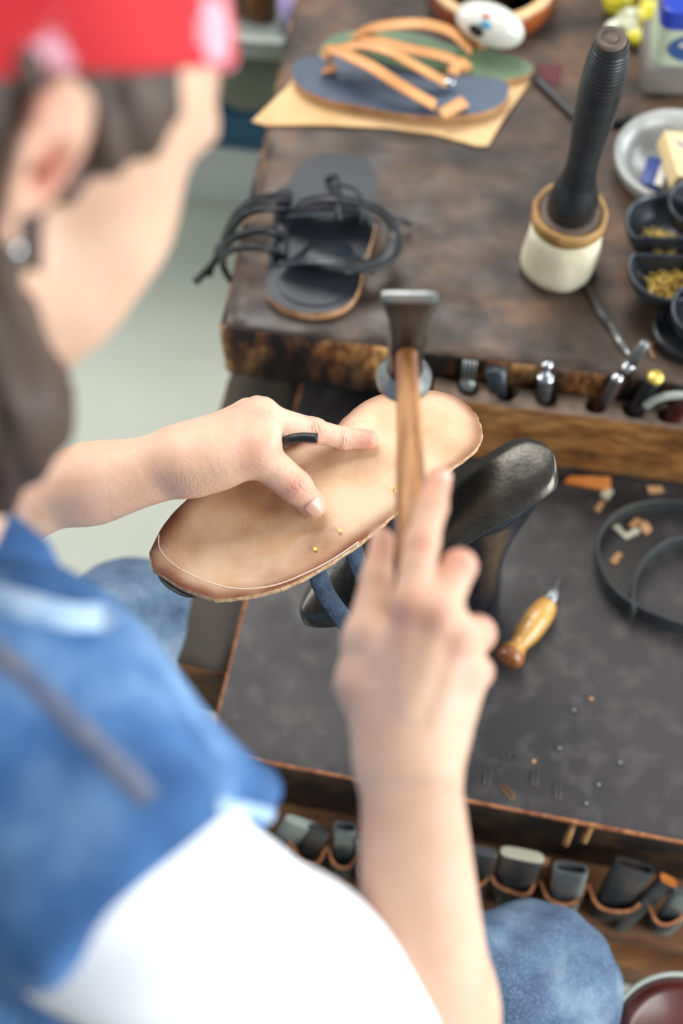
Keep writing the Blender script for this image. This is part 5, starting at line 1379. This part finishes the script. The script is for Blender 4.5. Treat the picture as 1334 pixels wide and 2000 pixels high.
# ---- left arm and hand (in focus)
cone(SHL, SHL.lerp(ELL_, 0.5), 0.047, 0.043, 0.04); cone(SHL.lerp(ELL_, 0.5), ELL_, 0.043, 0.034, 0.03)
lf = [W(0, 990, 0.800), W(180, 944, 0.812)]
cone(ELL_, lf[0], 0.034, 0.0315, 0.03)
cone(lf[0], lf[1], 0.0315, 0.0250, 0.02)
cone(lf[1], WRL + Vector((0, 0.006, 0.000)), 0.0250, 0.0190, 0.02)
cone(lf[1], WRL + Vector((0, -0.004, -0.004)), 0.0235, 0.0185, 0.02)
Lm = dict(i=W(512, 818, 0.838), m=W(503, 806, 0.820), r=W(486, 808, 0.800), p=W(462, 822, 0.784))
wl = [W(352, 893, 0.828), W(345, 905, 0.812)]
cone(wl[0], Lm['i'], 0.0195, 0.0135, 0.016)
cone(wl[0], Lm['m'], 0.0190, 0.0130, 0.014)
cone(wl[1], Lm['r'], 0.0180, 0.0125, 0.014)
cone(wl[1], Lm['p'], 0.0170, 0.0115, 0.014)
# index: three phalanges, pressed on the sole
ZP = ZS + 0.0082
Lpip = W(612, 842, 0.812); Ldip = W(672, 856, ZP + .0015); Ltip = W(720, 858, ZP - 0.0005)
cone(Lm['i'], Lpip, 0.0124, 0.0099, 0.008); cone(Lpip, Ldip, 0.0097, 0.0086, 0.0035); cone(Ldip, Ltip, 0.0086, 0.0077, 0.0035)
body.append(Cone(V3(W(612, 832, 0.818)), V3(W(622, 834, 0.817)), 0.0052, 0.0052, 0.005))
# thumb
Tc = W(390, 918, 0.828); Tm = W(500, 890, 0.834); Ti = W(577, 950, 0.814); Tt = W(610, 986, ZS + .0098)
cone(Tc, Tm, 0.0172, 0.0135, 0.018)
cone(W(430, 893, 0.828), W(500, 862, 0.832), 0.019, 0.0150, 0.018)
cone(Tm, Ti, 0.0140, 0.0114, 0.008); cone(Ti, Tt, 0.0112, 0.0108, 0.004)
cone(W(545, 920, 0.822), Ti, 0.0118, 0.0112, 0.006)
body.append(Cone(V3(W(520, 866, 0.842)), V3(W(508, 868, 0.842)), 0.0062, 0.0062, 0.012))       # thumb knuckle
body.append(Cone(V3(W(505, 800, 0.846)), V3(W(513, 797, 0.845)), 0.0062, 0.0060, 0.010))       # index knuckle
# web between thumb and index
cone(W(505, 850, 0.820), W(530, 852, 0.812), 0.0125, 0.0085, 0.016)
# three fingers curled under the sole
for m0, pip, dip, tip, r in ((Lm['m'], W(560, 838, 0.797), W(585, 870, 0.766), W(640, 880, 0.766), 0.0084), (Lm['r'], W(530, 830, 0.780), W(540, 880, 0.762), W(600, 905, 0.766), 0.0080), (Lm['p'], W(500, 850, 0.768), W(500, 905, 0.756), W(550, 930, 0.764), 0.0072)):
    cone(m0, pip, r * 1.2, r, 0.006); cone(pip, dip, r, r * 0.92, 0.004); cone(dip, tip, r * 0.9, r * 0.8, 0.004)
# creases: shallow grooves over joints and at the root of the thumb
def crease(a, b, r=0.0011, k=0.0016): body.append(Cone(V3(a), V3(b), r, r, k, sub=True))
def surf(px, py, Z): return WD(px, py, Z)
def fcrease(c, d, half, off, camoff, n=3, gap=0.0022, r=0.0007):
    """transverse grooves over a joint: c joint centre, d bone direction, off = skin radius"""
    d = d.normalized(); s = d.cross(camoff).normalized(); u = s.cross(d).normalized()
    if u.dot(camoff) < 0: u = -u
    for i in range(n):
        o_ = (i - (n - 1) / 2) * gap
        pts = [c + d * (o_ + 0.0008 * math.sin(3 * t_ + i)) + (s * math.sin(t_) + u * math.cos(t_)) * (off + r * 0.35) for t_ in (-half, -half / 2, 0, half / 2, half)]
        for a, b in zip(pts[:-1], pts[1:]): crease(a, b, r, 0.0013)
cv = Vector((0, -CA, SA))
WR = []   # wrinkle patches: centre, direction across the folds, radius, wavelength, depth
WR.append((W(385, 925, 0.835), Vector((1, 0.25, 0)), (0.020, 0.013), 0.0052, 0.00042))
WR.append((W(450, 905, 0.838), Vector((1, 0.35, 0)), (0.016, 0.009), 0.0046, 0.00040))
WR.append((Ti + cv * 0.010, (Tt - Ti), (0.0050, 0.0085), 0.0030, 0.00075))
WR.append((Lpip + cv * 0.008, (Ldip - Lpip), (0.0050, 0.009), 0.0036, 0.0006))
WR.append((Ldip + cv * 0.006, (Ltip - Ldip), (0.0024, 0.009), 0.0046, 0.0008))
WR.append((W(525, 812, 0.845), Vector((1, 0, -0.3)), (0.006, 0.010), 0.0046, 0.00050))
rosy_pts += [(Tt + cv * 0.004, 0.012, 0.55), (Ti + cv * 0.010, 0.010, 0.75), (Ltip, 0.012, 0.95), (Ldip.lerp(Ltip, 0.3), 0.010, 0.55), (Lpip + cv * 0.006, 0.010, 0.5), (Tm + cv * 0.012, 0.012, 0.4)]

def noisew(X, Y, Z):
    out = 0
    for c, d, (ra, rb), wl_, amp in WR:
        d = d.normalized(); x, y, z = X - c.x, Y - c.y, Z - c.z
        t = x * d.x + y * d.y + z * d.z; q = x * x + y * y + z * z - t * t
        m = np.exp(-(t / ra) ** 2 - q / rb ** 2)
        ph = 0.8 * np.sin(y * 330 + z * 150 + x * 90) + 0.5 * np.sin(x * 210 - z * 400)
        sn = np.sin(2 * math.pi * t / wl_ + ph)
        out = out + m * amp * (1 - 2 * np.sqrt(np.abs(sn)) ) * 2.0
    return out + 0.00012 * np.sin(X * 900 + 3 * np.sin(Y * 400)) * np.sin(Z * 800 + Y * 500)
def bounds(px0, px1, py0, py1, z0, z1):
    P_ = [W(x, y, z) for x in (px0, px1) for y in (py0, py1) for z in (z0, z1)]
    return [min(p[i] for p in P_) for i in range(3)], [max(p[i] for p in P_) for i in range(3)]
boxL = ((-0.170, 0.500, 0.740), (0.035, 0.680, 0.870))
hR = [mcp['i'], D(857, 935, .8), D(700, 1050, .83), D(1000, 1330, .76), D(790, 1470, .775)]
boxR = ((-0.02, 0.235, 0.930), (0.105, 0.470, 1.090))
chunks = []
hL = 0.0010 if DETAIL else 0.0014
for (lo, hi), h_ in ((boxL, hL), (boxR, hL * 1.2)):
    n_ = [math.ceil((hi[i] - lo[i]) / h_) for i in range(3)]
    Dd, l0 = field(body, [lo[i] - 2 * h_ for i in range(3)], [hi[i] + 2 * h_ for i in range(3)], h_, noisew)
    chunks.append(nets(Dd, l0, h_))
hB = 0.0035
Dd, l0 = field(body, (-0.60, 0.0, 0.40), (0.20, 0.75, 1.42), hB)
chunks.append(nets(Dd, l0, hB, skip=[boxL, boxR]))
del Dd
def rosy(V):
    out = np.zeros(len(V))
    for p, r, s in rosy_pts: out = np.maximum(out, s * np.exp(-(((V - V3(p)) ** 2).sum(1)) / r ** 2))
    return out
PO = bpy.data.objects.new('person', None); COL.objects.link(PO); PO.location = (HIP.x, HIP.y, 0.0)
PO['label'] = 'person in red bandana, denim vest and white T-shirt holding a hammer and a sole'
PO['category'] = 'person'
PORG = (HIP.x, HIP.y, 0.0)
skin = np_obj('body', chunks, 'skin', PO, PORG, {'rosy': rosy})

# nails
def nailmesh(c, d, u, L, w, name='fingernail', curve=0.5):
    d = d.normalized(); u = (u - d * u.dot(d)).normalized(); s = d.cross(u)
    mb = MB(); n, m = 9, 9; vs = []
    for i in range(n):
        for j in range(m):
            a = (i / (n - 1) * 2 - 1); b = (j / (m - 1) * 2 - 1)
            ww = w * (1 - 0.10 * a * a) * (1 if a < 0.5 else 1 - 0.5 * (a - 0.5) ** 2)
            ll = L * a * (1 - 0.14 * b * b)
            vs.append(c + d * ll + s * ww * b - u * (curve * w * b * b * 0.55) - u * 0.10 * L * a * a * 0.5)
    k = len(vs); vs += [v - u * 0.0022 for v in vs]
    fs = []
    for i in range(n - 1):
        for j in range(m - 1):
            q = (i * m + j, i * m + j + 1, (i + 1) * m + j + 1, (i + 1) * m + j); fs.append(q); fs.append(tuple(k + x for x in reversed(q)))
    for i in range(n - 1):
        fs.append((i * m, (i + 1) * m, k + (i + 1) * m, k + i * m)); fs.append((i * m + m - 1, k + i * m + m - 1, k + (i + 1) * m + m - 1, (i + 1) * m + m - 1))
    for j in range(m - 1):
        fs.append((j, k + j, k + j + 1, j + 1)); z = (n - 1) * m; fs.append((z + j, z + j + 1, k + z + j + 1, k + z + j))
    mb.add(vs, fs)
    return link_mesh(name, mb, 'nail', PORG, parent=PO)
dth = (Tt - Ti).normalized()
un = (cv + Vector((0.10, -0.1, 0))).normalized(); un = (un - dth * un.dot(dth)).normalized()
nailmesh(Tt + un * 0.0113 - dth * 0.0008, dth - un * 0.12, un, 0.0072, 0.0070, curve=0.62)
d_ = (D(857, 940, .812) - D(844, 990, .800)).normalized(); u_2 = (cv + Vector((0.35, 0, 0))).normalized()
nailmesh(D(857, 940, .812) + (u_2 - d_ * u_2.dot(d_)).normalized() * 0.0074, d_, u_2, 0.0052, 0.0048)
d_ = (D(747, 1056, .812) - D(736, 1130, .806)).normalized(); u_2 = (cv + Vector((-0.35, 0, 0))).normalized()
nailmesh(D(747, 1056, .812) + (u_2 - d_ * u_2.dot(d_)).normalized() * 0.0072, d_, u_2, 0.0058, 0.0050)
# ---- clothes
def addwarp(f): return f
# T-shirt
ts = torso(0.008)
ts.append(Cone(V3(SHR), V3(SHR.lerp(ELR, 0.45)), 0.060, 0.064, 0.03)); ts.append(Cone(V3(SHR.lerp(ELR, 0.45)), V3(SHR.lerp(ELR, 0.80)), 0.064, 0.056, 0.02))
ts.append(Cone(V3(SHL), V3(SHL.lerp(ELL_, 0.55)), 0.058, 0.062, 0.03))
ts.append(Half(V3(-(NECK - HIP)), V3(HIP + Vector((0, 0, 0.0)))))
def wf(X, Y, Z): return 0.0022 * np.sin(38 * X + 20 * Y + 6 * np.sin(25 * Z)) + 0.0012 * np.sin(90 * Z + 40 * X)
Dd, l0 = field(ts, (-0.62, -0.02, 0.45), (0.16, 0.75, 1.25), 0.004, wf)
# sleeve hem: open the shirt beyond the sleeve end
tsh = np_obj('tshirt', [nets(Dd, l0, 0.004)], 'tshirt', PO, PORG)
# vest: torso shell, cut by the arm-hole planes
vest = torso(0.014)
vest.append(Cone(V3(SHR + lat * -0.01 + Vector((0, 0, 0.006))), V3(SHR.lerp(NECK, 0.4)), 0.064, 0.066, 0.04))
# front of the chest, hanging forward as the person bends
tipv = WD(488, 1545, 0.775)
c1 = SHR + lat * -0.02 + fwd * 0.005 + Vector((0, 0, -0.02))
vest.append(Cone(V3(c1), V3(tipv), 0.050, 0.017, 0.05))
A1 = WD(300, 1592, 0.58); B1 = WD(548, 1606, 0.785); C1 = WD(0, 2010, 0.60)
nA = (B1 - A1).cross(C1 - A1).normalized()
if nA.dot(lat) < 0: nA = -nA
vest.append(Half(V3(nA), V3(A1), 0.01))
A2 = SHL - lat * 0.005
vest.append(Half(V3(-lat), V3(A2), 0.01))
vest.append(Half(V3(-(NECK - HIP)), V3(HIP + Vector((0, 0, 0.08)))))
vest.append(Cone(V3(NECK + Vector((0, 0, -0.04))), V3(HC), 0.062, 0.060, 0.012, sub=True))
def vf(X, Y, Z): return 0.0045 * np.sin(30 * X - 22 * Y + 4 * np.sin(18 * Z)) + 0.0015 * np.sin(75 * (X + Z))
Dd, l0 = field(vest, (-0.62, -0.02, 0.5), (0.16, 0.75, 1.28), 0.004, vf)
vo = np_obj('denim_vest', [nets(Dd, l0, 0.004)], 'denimvest', PO, PORG)
vo['label'] = 'blue denim sleeveless vest'
del Dd
# jeans
je = []
def jc(a, b, r1, r2, k=0.03): je.append(Cone(V3(a), V3(b), r1, r2, k))
jc(HIPR, HIPL, 0.125, 0.125, 0.03)
KNRs = KNR; 
ANR = Vector((KNR.x - 0.02, KNR.y - 0.10, 0.09)); ANL = Vector((KNL.x - 0.12, KNL.y - 0.02, 0.09))
jc(HIPR, KNR, 0.105, 0.072, 0.05); jc(HIPL, KNL, 0.105, 0.070, 0.05)
jc(KNR, ANR, 0.072, 0.055, 0.03); jc(KNL, ANL, 0.070, 0.055, 0.03)
def jf(X, Y, Z): return 0.0022 * np.sin(60 * X + 45 * Y + 3 * np.sin(40 * Z)) + 0.0012 * np.sin(120 * (Y - X))
Dd, l0 = field(je, (-0.75, -0.15, 0.0), (0.35, 0.85, 0.75), 0.006, jf)
jo = np_obj('jeans', [nets(Dd, l0, 0.006)], 'denimjeans', PO, PORG)
for an in (ANR, ANL):
    sh = [Cone(V3(an + Vector((0, 0, -0.045)) - fwd * 0.03), V3(an + Vector((0, 0, -0.052)) + fwd * 0.13), 0.040, 0.034, 0.02), Cone(V3(an), V3(an + Vector((0, 0, -0.04))), 0.044, 0.042, 0.02), Half((0, 0, -1), (0, 0, 0.001), 0.004)]
    b0_ = V3(an)
    Dd, l0 = field(sh, (b0_[0] - .25, b0_[1] - .25, -0.01), (b0_[0] + .25, b0_[1] + .25, 0.2), 0.005)
    np_obj('shoe', [nets(Dd, l0, 0.005)], 'brownleather', PO, PORG)
del Dd
# the seat the person sits on
sc = Vector((HIP.x, HIP.y, 0))
sz = HIP.z - 0.125 - 0.004
t = Thing('work_stool', 'low wooden stool under the seated person', 'stool', (sc.x, sc.y, 0))
t.part('seat', lathe([(0, sz - 0.03), (0.16, sz - 0.03), (0.17, sz - 0.02), (0.168, sz - 0.005), (0.15, sz), (0, sz)], (sc.x, sc.y, 0), n=48), 'ledgewood', angle=40)
for k in range(3):
    a = 2.1 * k + 2.4; t.part('leg', tube([(sc.x + 0.10 * math.cos(a), sc.y + 0.10 * math.sin(a), sz - 0.028), (sc.x + 0.15 * math.cos(a), sc.y + 0.15 * math.sin(a), 0.0)], 0.016, 14), 'ledgewood')

# hair: nape, side and loose tail; bandana over the crown
hr = [Ell(V3(hp(-0.020, 0.018, 0)), (0.098, 0.088, 0.079), RHm, 0.01)]
hr.append(Ell(V3(hp(-0.055, -0.045, 0)), (0.050, 0.060, 0.060), RHm, 0.03))
hr.append(Ell(V3(hp(0.026, 0.012, 0.060)), (0.026, 0.028, 0.018), RHm, 0.02))
hr.append(Cone(V3(hp(0.022, 0.015, 0.066)), V3(hp(0.010, -0.020, 0.067)), 0.011, 0.004, 0.012))
hr.append(Cone(V3(hp(-0.035, -0.04, 0.045)), V3(WD(-20, 800, 0.66)), 0.034, 0.036, 0.03))
hr.append(Cone(V3(WD(-20, 800, 0.66)), V3(WD(-10, 960, 0.68)), 0.034, 0.012, 0.02))
hr.append(Ell(V3(hp(0.085, -0.035, 0)), (0.085, 0.07, 0.12), RHm, 0.006, sub=True))
hr.append(Ell(V3(hp(0.092, 0.03, 0)), (0.062, 0.07, 0.12), RHm, 0.006, sub=True))
hr.append(Ell(V3(hp(-0.012, -0.015, 0.082)), (0.020, 0.034, 0.020), RHm, 0.004, sub=True))
hr.append(Half(V3(camdir(-0.08, 0.9, 0.25)), V3(hp(-0.012, 0.032, 0.07)), 0.002))
def hf(X, Y, Z): return 0.0012 * np.sin(260 * X + 180 * Y) + 0.0008 * np.sin(500 * (X - Y) + 100 * Z)
Dd, l0 = field(hr, (-0.42, 0.25, 0.95), (0.02, 0.70, 1.42), 0.0025, hf)
np_obj('hair', [nets(Dd, l0, 0.0025)], 'hair', PO, PORG)
bd = [Ell(V3(hp(-0.012, 0.024, 0)), (0.102, 0.090, 0.081), RHm, 0.01), Ell(V3(hp(0.030, 0.014, 0)), (0.078, 0.078, 0.073), RHm, 0.03)]
bd.append(Half(V3(-camdir(-0.08, 0.9, 0.25)), V3(hp(-0.012, 0.020, 0.07)), 0.002))
bd.append(Cone(V3(hp(-0.105, 0.0, 0.0)), V3(hp(-0.13, -0.01, 0.01)), 0.014, 0.018, 0.01))
def bf(X, Y, Z): return 0.0008 * np.sin(150 * X + 60 * Z) 
Dd, l0 = field(bd, (-0.42, 0.25, 1.0), (0.02, 0.70, 1.46), 0.0025, bf)
np_obj('bandana', [nets(Dd, l0, 0.0025)], 'bandana', PO, PORG)
# eyes, eyebrows, earring
for s in (-1, 1):
    e = link_mesh('eye', ellipsoid(hp(0.0815, -0.004, 0.031 * s), (0.0118, 0.0118, 0.0118), n=14), 'eyewhite', PORG, parent=PO)
    link_mesh('iris', ellipsoid(hp(0.0915, -0.006, 0.031 * s), (0.0035, 0.0055, 0.0055), R=Matrix(RHm.tolist()), n=10), 'iris', PORG, parent=e)
    link_mesh('eyebrow', tube(smoothpath([hp(0.098, 0.016, 0.014 * s), hp(0.097, 0.020, 0.030 * s), hp(0.086, 0.018, 0.048 * s)], 5), 0.0028, 8, scale=[1.0] * 8 + [0.6] * 3), 'hair', PORG, parent=PO)
    link_mesh('earring', ellipsoid(hp(-0.009, -0.053, 0.0790 * s), (0.0034, 0.0034, 0.0034), n=12), 'silver', PORG, parent=PO)
# vest collar, frayed edges and shoulder seam
def vribbon(name, pts, w, th, m, up, scale=None):
    return link_mesh(name, strap(smoothpath(pts, 8), w, th, up=up, scale=scale), m, PORG, parent=PO)
link_mesh('collar', strap(smoothpath([WD(-120, 1000, .70), WD(-20, 1090, .69), WD(80, 1165, .70), WD(175, 1200, .73)], 8), 0.050, 0.006, up=(0.5, -0.3, 0.8), scale=[1.0] * 14 + [0.9, 0.85, 0.8, 0.75, 0.7, 0.65, 0.6, 0.5, 0.4, 0.3, 0.2]), 'denimvest', PORG, parent=PO)
link_mesh('frayed_edge', tube(smoothpath([WD(-60, 1165, .665), WD(20, 1195, .670), WD(110, 1222, .685), WD(190, 1205, .71)], 8), 0.0045, 10), 'fray', PORG, parent=PO)
# project a pixel path onto the vest surface by ray casting in world space
def on_surf(o, px, py, off=0.001, Z0=0.3):
    o_w = Vector(PORG); org = Vector((0, 0, CAM_Z)); p = WD(px, py, 1.0); d = (p - org).normalized()
    hit, loc, nn, _ = o.ray_cast(org - o_w, d)
    return (loc + o_w + nn * off) if hit else None
def surf_tube(name, pix, r, m, o=vo, n=10):
    q = []
    for a, b in zip(pix[:-1], pix[1:]):
        for k in range(n):
            f = k / n; v = on_surf(o, a[0] + (b[0] - a[0]) * f, a[1] + (b[1] - a[1]) * f)
            if v is not None: q.append(v)
    if len(q) > 3:
        cm_ = Vector((0, 0, CAM_Z))
        link_mesh(name, strap(q, r * 3, 0.003, up=(cm_ - q[len(q) // 2]).normalized()), m, PORG, parent=PO)
surf_tube('shoulder_seam', [(-40, 1250), (60, 1330), (160, 1430), (240, 1510), (296, 1570)], 0.0038, 'seam')
surf_tube('frayed_edge', [(420, 1574), (470, 1580), (510, 1588), (535, 1596)], 0.0026, 'fray')
surf_tube('frayed_edge', [(-30, 1178), (60, 1205), (130, 1222), (190, 1222), (205, 1238)], 0.0065, 'fray')
